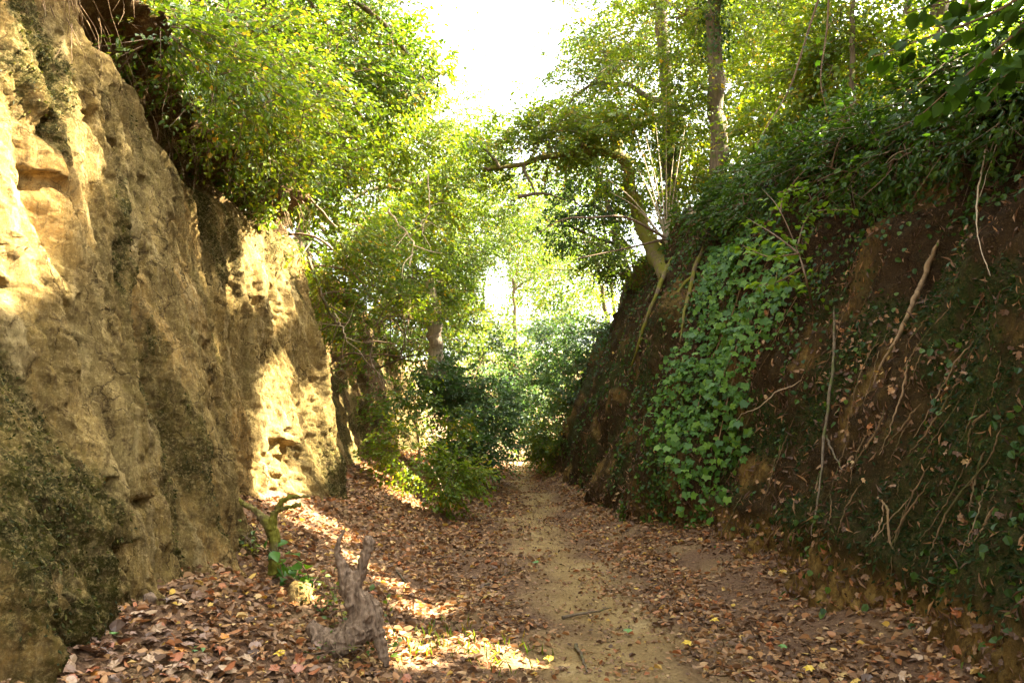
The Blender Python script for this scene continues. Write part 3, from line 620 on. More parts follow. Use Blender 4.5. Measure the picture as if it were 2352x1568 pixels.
# ivy wrapped on trunks (climbers are things of their own)
def ivy_wrap(name, label, path, rad, n, mat='leaf_dark', leaf=.075, cat='ivy'):
    T = curve_pts(path, 60); i = rng.integers(0, 60, n); a = rng.uniform(0, 6.28, n); f = .6 + .7 * np.abs(fbm(i * .15, a, 3.3, 2)) + .35 * rng.random(n)
    d = np.stack([np.cos(a), np.sin(a), np.zeros(n)], -1); P = T[i] + d * (rad * f)[:, None] + rng.normal(0, .05, (n, 3))
    e = empty(name, T[0], label, cat); k = beam_keep(P)
    leaves_mesh('ivy_leaves', P[k], (d * .4 + rng.normal(0, .4, (n, 3)) + [0, 0, -.8])[k], (d + rng.normal(0, .4, (n, 3)) + [0, 0, .4])[k], leaf * rng.uniform(.6, 1.2, k.sum()), leaf * rng.uniform(.6, 1.1, k.sum()), LEAF_M, M[mat], e)
    V, F, c = tube(T + rng.normal(0, .02, T.shape), .025, 6); mesh_np('stem', V, F, M['root'], e)
ivy_wrap('ivy', 'dark ivy climbing the slim trunk behind the right crest', rtrunk(1545, 560, 1508, 40, 17), .26, 2200)
ivy_wrap('ivy', 'ivy sleeve on the upper bare-barked trunk', rtrunk(1640, 130, 1630, -100, 15), .27, 900)
ivy_wrap('ivy', 'ivy sleeve round the foot of the bare-barked trunk', rtrunk(1655, 600, 1650, 400, 15), .28, 900)
# dark ivy-choked mass overhanging the lane
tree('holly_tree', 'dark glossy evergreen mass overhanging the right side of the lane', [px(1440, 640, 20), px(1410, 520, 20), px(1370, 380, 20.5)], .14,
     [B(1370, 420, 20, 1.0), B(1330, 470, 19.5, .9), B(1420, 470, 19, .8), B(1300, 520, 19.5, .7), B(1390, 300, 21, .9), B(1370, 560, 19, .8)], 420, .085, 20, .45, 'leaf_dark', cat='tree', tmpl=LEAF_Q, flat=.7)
tree('lit_climber', 'pale sunlit climber hanging below the dark evergreen mass', [px(1460, 640, 18), px(1440, 560, 18), px(1400, 530, 17.8)], .03,
     [B(1400, 570, 17.6, .75), B(1430, 630, 17.4, .5), B(1370, 620, 17.8, .55)], 150, .07, 16, .35, 'far_leaf', 'twig', 'climber', tmpl=LEAF_M, droop=.6)
# background trees on the right hill, seen through the crest
bg = [(7.5, 13, 'young maple with yellow-green leaves just behind the right crest', [B(1780, 330, 14, 1.1), B(1850, 250, 14, 1.2), B(1720, 420, 14, .8), B(1930, 150, 13, 1.2)], 'leaf_bright', 700),
      (9, 19, 'leafy tree on the right hill behind the ivy trunks', [B(1650, 330, 20, 1.8), B(1760, 160, 20, 2), B(1580, 420, 19, 1.3), B(1850, 60, 20, 2)], 'leaf_bright', 900),
      (12, 18, 'bright tree far up the right hill, trunk thin and pale', [B(1950, 250, 19, 1.6), B(2050, 120, 19, 2), B(2150, 230, 19, 1.6), B(2250, 100, 19, 2)], 'leaf_bright', 900),
      (9, 27, 'far tree on the right hill seen above the level mossy limb', [B(1400, 200, 28, 2.2), B(1520, 120, 28, 2.6), B(1600, 300, 28, 2), B(1350, 60, 29, 2), B(1690, 40, 28, 2.5)], 'leaf_bright', 900)]
for x, y, lab, bl, mt, n in bg:
    b0 = hill_at(x, y); top_ = np.mean([q[0] for q in bl], 0)
    tree('hill_tree', lab, [b0, b0 * .5 + top_ * .5 + [0, 0, -1], top_ + [0, 0, 1]], .13, bl, n, .1, 18, .65, mt, group='trees on the right hill', tmpl=LEAF_Q)
thin = [(1953, 1958, 12, .05, 'straight thin dark trunk right of the hanging creeper'), (2078, 2085, 13, .07, 'darkest thin trunk in front of the brightest gap on the right'), (2185, 2170, 14, .06, 'thin trunk at the right edge of the bright gap'), (1905, 1900, 17, .07, 'pale thin trunk furthest left behind the creeper')]
for u0, u1, y, r, lab in thin:
    e = px(u0, 330, y); x_, y_ = e[0], e[1]; b0 = hill_at(x_, y_); tpt = px(u1, -120, y)
    tree('slim_tree', lab, [b0, (b0 + tpt) / 2, tpt], r, [(tpt + [0, 0, .5], 1.2), (tpt + [.5, .5, -1.2], .9)], 120, .09, 16, .55, 'leaf', 'bark', group='slim trees behind the right crest', limbs=False, r1=.7)
# unseen-from-here trees added on the right hill to block the sun and shade the lane
shade = [(6.6, -1, 8), (7.6, 3.2, 8.5), (6.8, 6.5, 8.8), (8.6, 9.4, 9), (10.6, 1.4, 10), (11, 6.2, 10.5), (12, 11.5, 11), (8.2, 13.8, 9.5), (10.5, 16.5, 10.5), (8.5, 22, 9.5)]
shl = ['behind the camera', 'nearest the camera', 'above the mossy bank', 'above the ivy patch', 'in the second row nearest the camera', 'in the second row above the bank', 'in the second row further on', 'beside the ash', 'in the second row beside the ash', 'beyond the ash']
for (x, y, h), q in zip(shade, shl):
    b0 = hill_at(x, y); t_ = b0 + np.array([-.5, 0, h])
    bl = [(b0 + np.array([rng.uniform(-2.4, 1.6), rng.uniform(-2.2, 2.2), h * rng.uniform(.45, 1.0)]), rng.uniform(1.5, 2.2)) for _ in range(8)]
    tree('added_shade_tree', 'broad leafy shade tree added on the right hill ' + q, [b0, b0 + [.1, .1, h * .5], t_], .2, bl, 430, .17, 20, .85, 'leaf', group='added shade trees on the right hill', seg=8)

b0 = hill_at(6.2, 4.2)  # crown added out of view to darken the near right bank
tree('added_overhang_tree', 'low-branched shade tree added over the near right bank', [b0, b0 + [-.6, -.2, 1.6], b0 + [-1.6, -.4, 2.6], b0 + [-2.4, -.6, 3.2]], .16,
     [(np.array([4.4, 2.4, 6.6]), 1.3), (np.array([3.6, 4.2, 7.0]), 1.2), (np.array([5.4, 4.6, 6.6]), 1.2), (np.array([3.4, .8, 6.6]), 1.4), (np.array([4.6, -1.2, 6.4]), 1.4), (np.array([6.2, 1.8, 6.4]), 1.2), (np.array([5.6, 6.8, 7.2]), 1.3), (np.array([2.4, 2.4, 7.2]), 1.2), (np.array([4.4, 6.4, 7.6]), 1.2)], 1250, .15, 18, .6, 'leaf_dark', group='added shade trees on the right hill', air=True)
for x, y, lab in [(-5.5, .5, 'unseen shade tree added on the left hill beside the camera'), (-6, -5, 'unseen shade tree added on the left hill behind the camera')]:  # added outside the frame to close off sky and dim the right bank
    b0 = hill_at(x, y); h = 6.5
    bl = [(b0 + np.array([rng.uniform(-1.5, 2.6), rng.uniform(-2.4, 1.6), h * rng.uniform(.5, 1.0)]), rng.uniform(1.5, 2.0)) for _ in range(7)]
    tree('added_shade_tree', lab, [b0, b0 + [.1, .1, h * .5], b0 + [.4, 0, h]], .2, bl, 420, .17, 20, .85, 'leaf', group='added shade trees on the left hill', seg=8)
# ------------------------------------------------------------------ far trees closing the lane
far_list = [(-6, 30, 'left far tree whose crown fills the view above the bluish bush', [B(1010, 520, 31, 2.4), B(1060, 650, 31, 2), B(960, 420, 32, 2.6), B(1090, 760, 30, 1.5)], 'far_leaf'),
            (-5.5, 25, 'tree behind the pale broken trunk closing the gap above the left slope', [B(950, 740, 25, 1.5), B(900, 800, 24, 1.2), B(1000, 760, 26, 1.5), B(960, 830, 25, 1.2), B(1040, 700, 27, 1.4)], 'leaf'),
            (5.5, 33, 'right far tree in front of the bright hillside', [B(1300, 620, 33, 2.2), B(1250, 500, 34, 2.4), B(1340, 740, 33, 1.8), B(1240, 760, 34, 1.6)], 'leaf'),
            (0.9, 42, 'forked thin tree standing in the middle at the end of the lane', [B(1200, 560, 42, 2.4), B(1230, 640, 42, 1.6), B(1150, 790, 42, 1.6), B(1190, 470, 43, 2.4)], 'leaf'),
            (-9, 46, 'pale sunlit tree left of the end of the lane', [B(1020, 400, 47, 4), B(1100, 500, 47, 3.6), B(980, 560, 47, 3.6), B(1090, 330, 48, 3)], 'far_leaf'),
            (8, 48, 'pale sunlit tree right of the end of the lane', [B(1240, 400, 48, 3.6), B(1330, 480, 48, 3.6), B(1290, 620, 48, 3.6), B(1320, 320, 49, 3.6)], 'far_leaf'),
            (-2, 62, 'far sunlit tree across the dip, left of the middle', [B(1120, 560, 62, 4.5), B(1090, 700, 62, 4), B(1160, 830, 62, 4)], 'far_leaf'),
            (6, 64, 'far sunlit tree across the dip, right of the middle', [B(1240, 540, 64, 4.5), B(1280, 700, 64, 4.5), B(1220, 820, 64, 4)], 'far_leaf'),
            (-14, 60, 'furthest tree behind the left wood', [B(900, 380, 60, 6), B(980, 650, 60, 5), B(820, 550, 58, 5)], 'far_leaf'),
            (16, 60, 'furthest tree behind the right wood', [B(1420, 380, 60, 6), B(1480, 600, 60, 5), B(1350, 650, 58, 5), B(1400, 850, 58, 4)], 'far_leaf')]
for x, y, lab, bl, mt in far_list:
    z = floor_z(np.array([np.clip(x, -2, 2)]), np.array([float(min(y, 60))]))[0] if abs(x) < 2 else -1.5
    b0 = np.array([x, y, z - .5 if y < 50 else -5.0]); c_ = np.mean([q[0] for q in bl], 0); t_ = np.array([(b0[0] + c_[0]) / 2, y, c_[2] + 1.5])
    if 'forked' in lab: b0 = px(1185, 960, 42); t_ = px(1178, 640, 42)
    tree('far_tree', lab, [b0, (b0 + t_) / 2 + [.1, 0, 0], t_], .19, bl, 520 if y < 45 else 620, .13 if y < 45 else .2, 16, .8 if y < 45 else 1.3, mt, group='trees closing the end of the lane', beams=False)
far_c = np.stack([rng.uniform(-75, 75, 1900), rng.uniform(72, 130, 1900), np.zeros(1900)], -1)
far_c[:, 2] = -5.2 + .24 * np.clip(far_c[:, 1] - 70, 0, 90) + rng.random(1900) ** .7 * 9
o = sprays(far_c, rng.normal(size=far_c.shape), 16, 2.4, .5, LEAF_Q, M['far_leaf'], 'far_wood', None, beams=False, twig=False)
tag(o, 'distant sunlit wood on the slope across the dip', 'wood', kind='stuff')

# ------------------------------------------------------------------ bushes along the lane
bushes = [('elder_bush', 'big bluish-green bush on the left where the lane narrows', (1090, 1040, 19), [B(1090, 930, 19, 1.15), B(1050, 870, 19.5, 1.0), B(1140, 960, 19.5, .8), B(1010, 900, 19, .9), B(1120, 1020, 18.5, .6), B(1110, 830, 20, .9)], 'leaf_blue', 800, .085),
          ('bramble_bush', 'sunlit yellow-green bramble at the left edge of the path', (1010, 1120, 12.8), [B(980, 1060, 12.8, .45), B(1040, 1080, 12.6, .4), B(940, 1030, 13, .45), B(1000, 1110, 12.3, .35)], 'leaf_bright', 230, .07),
          ('hazel_bush', 'yellowing leafy bush against the left slope beyond the cliff', (950, 1090, 13.8), [B(930, 950, 14, .6), B(960, 890, 14.2, .6), B(1000, 960, 14.5, .6), B(910, 1000, 13.6, .4)], 'leaf', 190, .08),
          ('dogwood_bush', 'dark low bush tucked between the bluish bush and the path', (1100, 1065, 17), [B(1090, 1040, 17, .5), B(1050, 1040, 16.5, .5), B(1110, 1030, 18, .4)], 'leaf_dark', 260, .08),
          ('privet_bush', 'low fresh green bush at the right edge of the path end', (1270, 1075, 21), [B(1265, 1010, 22, .7), B(1290, 1050, 20.5, .5), B(1250, 1040, 23, .5), B(1310, 960, 21, .8)], 'leaf', 420, .08),
          ('thorn_bush', 'tall shadowy bush at the foot of the right bank beyond the ivy', (1330, 1010, 21), [B(1330, 860, 22, .9), B(1300, 780, 23, 1), B(1360, 780, 21, .7), B(1270, 880, 24, 1), B(1320, 930, 21.5, .8), B(1260, 800, 24, 1.1), B(1230, 930, 25, 1)], 'leaf_blue', 850, .09),
          ('end_bush', 'bush closing the lane behind the path end', (1190, 1035, 33), [B(1190, 990, 33, .9), B(1140, 980, 32, 1.1), B(1230, 960, 34, 1.2), B(1170, 920, 35, 1.4), B(1210, 880, 36, 1.6), B(1120, 900, 36, 1.6), B(1250, 1000, 33, .9)], 'leaf_blue', 800, .12)]
for nm, lab, (u, v, y), bl, mt, n, lf in bushes:
    b0 = px(u, v, y); b0[2] = min(b0[2], floor_z(np.array([b0[0]]), np.array([b0[1]]))[0] + .02)
    c_ = np.mean([q[0] for q in bl], 0)
    tree(nm, lab, [b0, (b0 + c_) / 2 + [.1, 0, 0], c_], .035, bl, n, lf, 16, .42, mt, 'twig', 'bush', tmpl=LEAF_Q if y > 15 else LEAF_M, beams=True, air=False)

# ------------------------------------------------------------------ right crest: brambles, ivy, near branch
crest = [(1640, 480, 12.5, .5, 'dark trailing ivy and bramble beside the hazel stool'), (1760, 400, 10.6, .55, 'dark bramble on the right crest below the thin trunks'), (1880, 350, 9.3, .6, 'dark bramble on the crest left of the bright gap'),
         (2010, 310, 8.4, .65, 'dark bramble on the crest below the bright gap'), (2140, 260, 7.6, .7, 'dark bramble on the crest right of the bright gap'), (2270, 200, 6.9, .75, 'dark bramble on the crest at the right picture edge'), (2400, 120, 6.3, .8, 'dark bramble on the crest just past the picture edge')]
for u, v, y, r, lab in crest:
    c = px(u, v, y); e = c + np.array([.5, 0, -.45])
    tree('crest_bramble', lab, [e, (e + c) / 2 + [0, 0, .2], c], .02, [(c, r), (c + np.array([.5, -.3, .15]), r), (c + np.array([.3, .6, .05]), r * .9), (c + np.array([-.25, .1, -.4]), r * .7)], int(200 * r) + 60, .07, 15, .36, 'leaf_dark', 'twig', 'bramble', 'brambles along the right crest', LEAF_M, air=False, droop=.5, beams=True)
# leafy branch reaching in at the upper right, close to the camera: every leaf a part
def leafy(name, label, cat, stems, nleaf, leaf, mat, tm, bark='twig', spread=.16, r=.012, droop=.35, width=.75, up=.9, group=None):
    e = empty(name, stems[0][0], label, cat, group); loc = np.array(e.location)
    meshes = []
    for q in range(5):
        V, F = leaves_geo(np.zeros((1, 3)), np.array([[1., 0, 0]]), np.array([[0, 0, 1.]]), 1, width, curl_leaf(tm, -.25 + .08 * q, .2 * (q - 2)))
        meshes.append(mesh_np('leaf', V, F, M[mat], None, True, {'tint': np.full(len(V), .1 + .2 * q)}, link=False))
    for st in stems:
        T = curve_pts(st, 24); V, F, c = tube(T, np.linspace(r, r * .3, 24), 6); mesh_np('stem', V, F, M[bark], e)
        ax = nrm(T[-1] - T[0])
        for k in range(nleaf):
            t = T[int(23 * (.12 + .88 * (k + rng.random()) / nleaf))]; sd = nrm(np.cross(ax, [0, 0, 1.])) * (1 if k % 2 else -1)
            d = nrm(sd * .8 + ax * .5 + rng.normal(0, .3, 3) + [0, 0, -droop]); n = nrm(np.array([0, 0, up]) + rng.normal(0, .3, 3)); s = nrm(np.cross(n, d)); n = np.cross(d, s)
            L = leaf * rng.uniform(.6, 1.15); o = bpy.data.objects.new('leaf', random.choice(meshes)); COL.objects.link(o); o.parent = e
            p = t + sd * spread * rng.uniform(.05, .8) + ax * rng.normal(0, .03) - loc
            o.matrix_local = Matrix.Translation(p) @ Matrix((d, s, n)).transposed().to_4x4() @ Matrix.Scale(L, 4)
    return e
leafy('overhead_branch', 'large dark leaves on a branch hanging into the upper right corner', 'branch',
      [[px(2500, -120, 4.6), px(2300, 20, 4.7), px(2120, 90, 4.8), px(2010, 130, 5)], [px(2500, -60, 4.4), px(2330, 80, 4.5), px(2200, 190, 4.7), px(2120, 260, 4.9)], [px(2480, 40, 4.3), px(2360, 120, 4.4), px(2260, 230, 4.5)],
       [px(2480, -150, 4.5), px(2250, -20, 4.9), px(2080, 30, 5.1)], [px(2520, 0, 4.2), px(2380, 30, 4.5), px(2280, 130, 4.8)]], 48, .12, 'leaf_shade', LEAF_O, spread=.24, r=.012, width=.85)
# hazel sapling on the right bank
sb = on_bank(1862, 700)
def pb(u, v, k=.87): return CAM + (on_bank(u, max(v, 430)) - CAM) * k + UPV * max(0, 430 - v) / FPX * 7
leafy('hazel_sapling', 'light green hazel sapling leaning out from the right bank above the ivy', 'sapling',
      [[sb, pb(1850, 640), pb(1830, 560), pb(1790, 470), pb(1740, 430)], [pb(1838, 580), pb(1780, 530), pb(1710, 500)], [pb(1825, 550), pb(1860, 480), pb(1960, 470)], [pb(1840, 590), pb(1760, 590), pb(1700, 560)], [pb(1800, 490), pb(1800, 440), pb(1850, 430)], [pb(1845, 600), pb(1780, 640), pb(1720, 650)]],
      36, .1, 'leaf_fresh', LEAF_O, 'twig', .18, .012)
# hanging creeper
e0 = px(1900, -60, 8.5)
leafy('creeper', 'dark creeper dangling from the canopy in front of the slim trunks', 'creeper', [[e0, px(1860, 60, 8.5), px(1815, 200, 8.5), px(1765, 285, 8.5), px(1735, 340, 8.5)], [px(1905, -60, 8.6), px(1900, 60, 8.6), px(1885, 180, 8.5), px(1900, 260, 8.5)]], 22, .075, 'leaf_dark', LEAF_IVY, 'twig', .16, .014, .8)

# ------------------------------------------------------------------ ivy patch on the right bank: 300 leaves as parts, the rest as one mass
def inside(poly, u, v):
    poly = np.array(poly, float); c = np.zeros(len(u), bool); j = len(poly) - 1
    for i in range(len(poly)):
        a, b = poly[i], poly[j]; hit = ((a[1] > v) != (b[1] > v)) & (u < (b[0] - a[0]) * (v - a[1]) / (b[1] - a[1] + 1e-9) + a[0]); c ^= hit; j = i
    return c
RS = RIGHT[:, :len(tr)]; RN = np.zeros_like(RS); RN[1:-1, 1:-1] = nrm(np.cross(RS[1:-1, 2:] - RS[1:-1, :-2], RS[2:, 1:-1] - RS[:-2, 1:-1]))
RN *= np.sign(-(RN[..., :1]) + 1e-6) if RN[200, 60, 0] > 0 else 1
def bank_scatter(n, mask=None):
    """points on the right bank with normals, about even in the picture"""
    i = rng.integers(30, len(yr) - 60, n); j = rng.integers(3, len(tr) - 2, n); P = RS[i, j] + (RS[i + 1, j] - RS[i, j]) * rng.random((n, 1)) + (RS[i, j + 1] - RS[i, j]) * rng.random((n, 1)); N_ = RN[i, j]
    return P, N_, i, j
ivy_poly = [(1640, 570), (1720, 520), (1830, 560), (1850, 640), (1790, 760), (1730, 840), (1740, 960), (1720, 1040), (1660, 1080), (1650, 1160), (1600, 1215), (1570, 1190), (1590, 1110), (1540, 1050), (1500, 1000), (1530, 900), (1560, 820), (1620, 720), (1610, 640)]
P, N_, _, _ = bank_scatter(60000); u, v, w = proj(P); k = inside(ivy_poly, u + rng.normal(0, 14, len(u)), v + rng.normal(0, 14, len(u)))
P, N_ = P[k][:2100], N_[k][:2100]
P = P + N_ * rng.uniform(.01, .13, (len(P), 1)) * (1 + np.clip(fbm(P[:, 1] * 3, P[:, 2] * 3, 7, 2), -.5, 1))[:, None]
Dv = nrm(np.array([-.35, -.25, -.8]) + rng.normal(0, .35, P.shape)); Nv = nrm(N_ * .6 + np.array([-.25, -.45, .55]) + rng.normal(0, .3, P.shape)); Lv = .1 * rng.uniform(.5, 1.2, len(P))
ie = empty('ivy_patch', on_bank(1600, 1190), 'bright green ivy curtain hanging down the middle of the right bank', 'ivy'); iloc = np.array(ie.location)
im = []
for q in range(6):
    V, F = leaves_geo(np.zeros((1, 3)), np.array([[1., 0, 0]]), np.array([[0, 0, 1.]]), 1, 1, curl_leaf(LEAF_IVY, -.2 + .1 * (q % 3), .25 * (q % 2)))
    im.append(mesh_np('ivy_leaf', V, F, M['ivy'], None, True, {'tint': np.full(len(V), .1 + .17 * q)}, link=False))
order = np.argsort(-(Lv / P[:, 1]) - .004 * (proj(P)[1] > 560) + rng.random(len(P)) * .006); front = order[:300]
for q in front:
    d = Dv[q]; s_ = nrm(np.cross(Nv[q], d)); n_ = np.cross(d, s_); o = bpy.data.objects.new('ivy_leaf', random.choice(im)); COL.objects.link(o); o.parent = ie
    o.matrix_local = Matrix.Translation(P[q] + N_[q] * .03 - iloc) @ Matrix((d, s_, n_)).transposed().to_4x4() @ Matrix.Scale(Lv[q], 4)
q = order[300:]; leaves_mesh('ivy_foliage', P[q], Dv[q], Nv[q], Lv[q], Lv[q], LEAF_IVY, M['ivy'], ie)
for pts in [[(1720, 560), (1690, 700), (1640, 820), (1600, 960), (1600, 1190)], [(1800, 600), (1760, 740), (1690, 860), (1640, 1060)]]:
    T = curve_pts([on_bank(*a) + np.array([-.04, 0, .03]) for a in pts], 30); V, F, c = tube(T, .008, 5); mesh_np('stem', V, F, M['root'], ie)
# smaller ivy leaves sprinkled on the far bank
P, N_, _, _ = bank_scatter(30000); u, v, w = proj(P); pr = smooth(-.05, .35, fbm(P[:, 1] * .9, P[:, 2] * .9, 71, 3)) * smooth(7.5, 9.5, P[:, 1]) + .22 * smooth(0, .4, fbm(P[:, 1] * 1.3, P[:, 2] * 1.3, 72, 3)) + .9 * smooth(.66, .92, (P[:, 2]) / zRc(P[:, 1]))
k = (rng.random(len(P)) < pr * .8) & (P[:, 1] < 26); P, N_ = P[k], N_[k]
o = leaves_mesh('ground_ivy', P + N_ * rng.uniform(.01, .08, (len(P), 1)), np.array([-.3, -.2, -.8]) + rng.normal(0, .5, P.shape), N_ + rng.normal(0, .4, P.shape) + [0, 0, .4], .06 * rng.uniform(.5, 1.3, len(P)), .055, LEAF_M, M['leaf_dark'])
tag(o, 'small dark ivy leaves creeping over the right bank and its crest', 'ground ivy', kind='stuff')
# crumbs, rootlets and leaf scraps on the bank
P, N_, i, j = bank_scatter(30000); k = (P[:, 1] < 16) & (P[:, 1] > 3); P, N_ = P[k], N_[k]; fz = .03 * rng.uniform(.3, 1.6, len(P)) * (1 + .04 * P[:, 1])
o = leaves_mesh('bank_debris', P + N_ * .008, rng.normal(size=P.shape) * [.5, .6, 1] + [.2, .3, -.6], N_ + rng.normal(0, .5, P.shape), fz * rng.uniform(1, 2.5, len(P)), fz * .35, LEAF_Q, M['litter'], None, rng.random(len(P)) ** 3.5 * .7)
tag(o, 'crumbs of soil, rootlets and leaf scraps on the right bank', 'debris', kind='stuff')
# moss tufts
P, N_, i, j = bank_scatter(90000); k = (rng.random(len(P)) < mm[i, j] * 1.1) & (P[:, 1] < 13); P, N_ = P[k], N_[k]
m_moss_mat = leaf_mat('moss_tuft', [(0, (.012, .026, .005)), (.6, (.035, .06, .01)), (1, (.12, .13, .02))], .25, (1.4, 1.4, .5), .7, .2)
o = leaves_mesh('moss', P, N_ * .7 + np.array([-.1, -.1, -.5]) + rng.normal(0, .5, P.shape), rng.normal(0, 1, P.shape) + [0, 0, .5], .045 * rng.uniform(.4, 1.5, len(P)), .022, LEAF_Q, m_moss_mat, None, rng.random(len(P)) ** 1.6 * np.clip(.7 + fbm(P[:, 1] * 3, P[:, 2] * 3, 5, 2), .2, 1))
tag(o, 'dark green moss cushions matting the right bank', 'moss', kind='stuff')
LS = LEFT[:, :len(zt)]; LN = np.zeros_like(LS); LN[1:-1, 1:-1] = nrm(np.cross(LS[1:-1, 2:] - LS[1:-1, :-2], LS[2:, 1:-1] - LS[:-2, 1:-1])); LN *= np.sign(LN[..., :1] + 1e-9)
i = rng.integers(20, 410, 90000); j = rng.integers(3, len(zt) - 3, 90000); k = rng.random(90000) < np.clip(m_moss[i, j] - .45, 0, 1) * 1.3; i, j = i[k], j[k]
P = LS[i, j] + (LS[i + 1, j] - LS[i, j]) * rng.random((len(i), 1)) + (LS[i, j + 1] - LS[i, j]) * rng.random((len(i), 1)); N_ = LN[i, j]
m2 = leaf_mat('olive_moss_tuft', [(0, (.016, .02, .003)), (.6, (.04, .045, .006)), (1, (.1, .09, .014))], .25, (1.4, 1.4, .5), .7, .2)
o = leaves_mesh('cliff_moss', P, N_ * .8 + np.array([0, 0, -.5]) + rng.normal(0, .5, P.shape), rng.normal(0, 1, P.shape) + [0, 0, .5], .024 * rng.uniform(.5, 1.4, len(P)), .013, LEAF_Q, m2)
tag(o, 'olive moss growing on the left cliff and its near bulge', 'moss', kind='stuff')

# ------------------------------------------------------------------ roots and stems on the right bank
def bank_path(pts, off=.02, n=30):
    Q = [on_bank(u, v) for u, v in pts]; Q = [Q[0]] + [(a + b + c) / 3 for a, b, c in zip(Q[:-2], Q[1:-1], Q[2:])] + [Q[-1]]; T = curve_pts(Q, n); T += rng.normal(0, .004, T.shape); T[:, 0] -= off; T[:, 2] += off * .5; return T
def rootobj(name, label, cat, pts, r, mat='root', off=.02, group=None, forks=()):
    T = bank_path(pts, off); e = empty(name, T[-1], label, cat, group)
    w_ = np.linspace(0, 1, len(T)); T = T + np.stack([0 * w_, .03 * np.sin(w_ * 9 + r * 900), .02 * np.sin(w_ * 14 + r * 500)], -1); V, F, c = tube(T, r * np.interp(w_, [0, .12, .5, 1], [.3, .9, .8, .25]), 7, .3, rng.random() * 9); mesh_np('main_root' if cat == 'root' else 'stem', V, F, M[mat], e)
    for f in forks:
        T2 = bank_path(f, off, 16); V, F, c = tube(T2, np.linspace(r * .7, r * .25, 16), 6, .3); mesh_np('side_root' if cat == 'root' else 'side_stem', V, F, M[mat], e)
rootobj('exposed_root', 'pale forked root dangling low over the moss on the right', 'root', [(2045, 1160), (2060, 1200), (2075, 1280), (2085, 1395)], .011, 'root', .05, None, [[(2045, 1160), (2060, 1210), (2020, 1255)]])
rootobj('dead_sapling', 'bent grey stem standing against the right bank amid brown leaves', 'stem', [(1925, 705), (1935, 800), (1915, 900), (1905, 1010), (1895, 1150), (1870, 1230)], .017, 'bark', .06, None, [[(1905, 1010), (1930, 1060), (1945, 1080)]])
rootobj('exposed_root', 'thick mossy root twisting down the right bank left of the ivy', 'root', [(1620, 560), (1600, 620), (1570, 660), (1590, 720), (1560, 780)], .045, 'bark_moss', .03, None, [[(1600, 620), (1560, 640), (1530, 720)]])
rootobj('exposed_root', 'broad root sweeping steeply down beside the dark overhang', 'root', [(1540, 590), (1510, 650), (1490, 720), (1460, 800), (1440, 860)], .05, 'bark_moss', .03)
rootobj('exposed_root', 'long bare root descending from the upper right of the bank', 'root', [(2170, 560), (2130, 640), (2110, 700), (2060, 800), (2010, 880)], .028, 'root', .03)
rootobj('hanging_vine', 'long thin vine hanging over the dark earth at the right edge', 'vine', [(2320, 230), (2290, 330), (2275, 420), (2268, 520), (2280, 590), (2305, 640)], .009, 'twig_pale', .1, None, [[(2345, 250), (2310, 350), (2280, 460)]])
rootobj('bramble_cane', 'pale green arching bramble stem beside the ivy curtain', 'stem', [(1860, 882), (1800, 915), (1740, 950), (1690, 985)], .007, 'twig_pale', .12)
rootobj('fallen_twig', 'pale twig lying across the upper right bank', 'twig', [(2125, 330), (2060, 375), (1990, 425), (1955, 445)], .009, 'twig_pale', .1)
rootobj('fallen_twig', 'bare twig sloping below the brambles on the right crest', 'twig', [(2125, 350), (2070, 385), (2030, 400), (1980, 430)], .006, 'twig', .12)
rr_ = random.Random(5)
for q in range(64):
    u = rr_.uniform(1690, 2340); v = rr_.uniform(560, 1330); u0 = u; pts = [(u, v)]; ln = rr_.uniform(60, 230); vv = v
    for s in range(4):
        vv += ln / 4; u -= ln / 4 * rr_.uniform(.1, .85); pts.append((u, vv))
    if vv > 1440 or u < 1650: continue
    e = bank_path(pts, rr_.uniform(.01, .05), 22)
    zone = ('right of the long bare root' if u0 > 2120 else 'between grey stem and long bare root' if u0 > 1930 else 'between ivy and grey stem') + (' high on the bank' if v < 760 else ' halfway up the bank' if v < 1000 else ' low on the bank')
    ro = empty('thin_root', e[-1], ('pale ' if q % 7 == 0 else 'dark brown ') + 'thin root ' + zone, 'root', 'thin roots ' + zone)
    r_ = rr_.choice([.003, .004, .005, .007]); V, F, c = tube(e, r_ * np.interp(np.linspace(0, 1, 22), [0, .2, .6, 1], [.4, 1.3, 1, .3]), 5, .2); mesh_np('strand', V, F, M['root_dark' if q % 7 else 'root'], ro)
# rootlets under the left lip
tb = []
for q in range(260):
    y_ = random.uniform(4.6, 10.5); a = LS[np.searchsorted(yl, y_), int(len(zt) * random.uniform(.88, .985))]; ln = random.uniform(.15, .6); p = a + np.array([.03, 0, 0])
    tb.append(tube(curve_pts([p, p + [random.uniform(0, .12), random.uniform(-.1, .1), -ln * .5], p + [random.uniform(0, .16), random.uniform(-.14, .14), -ln]], 6), np.linspace(.004, .0015, 6), 3))
tag(tubes_mesh('rootlets', tb, M['root']), 'fine rootlets dangling under the lip of the left cliff', 'rootlets', kind='stuff')
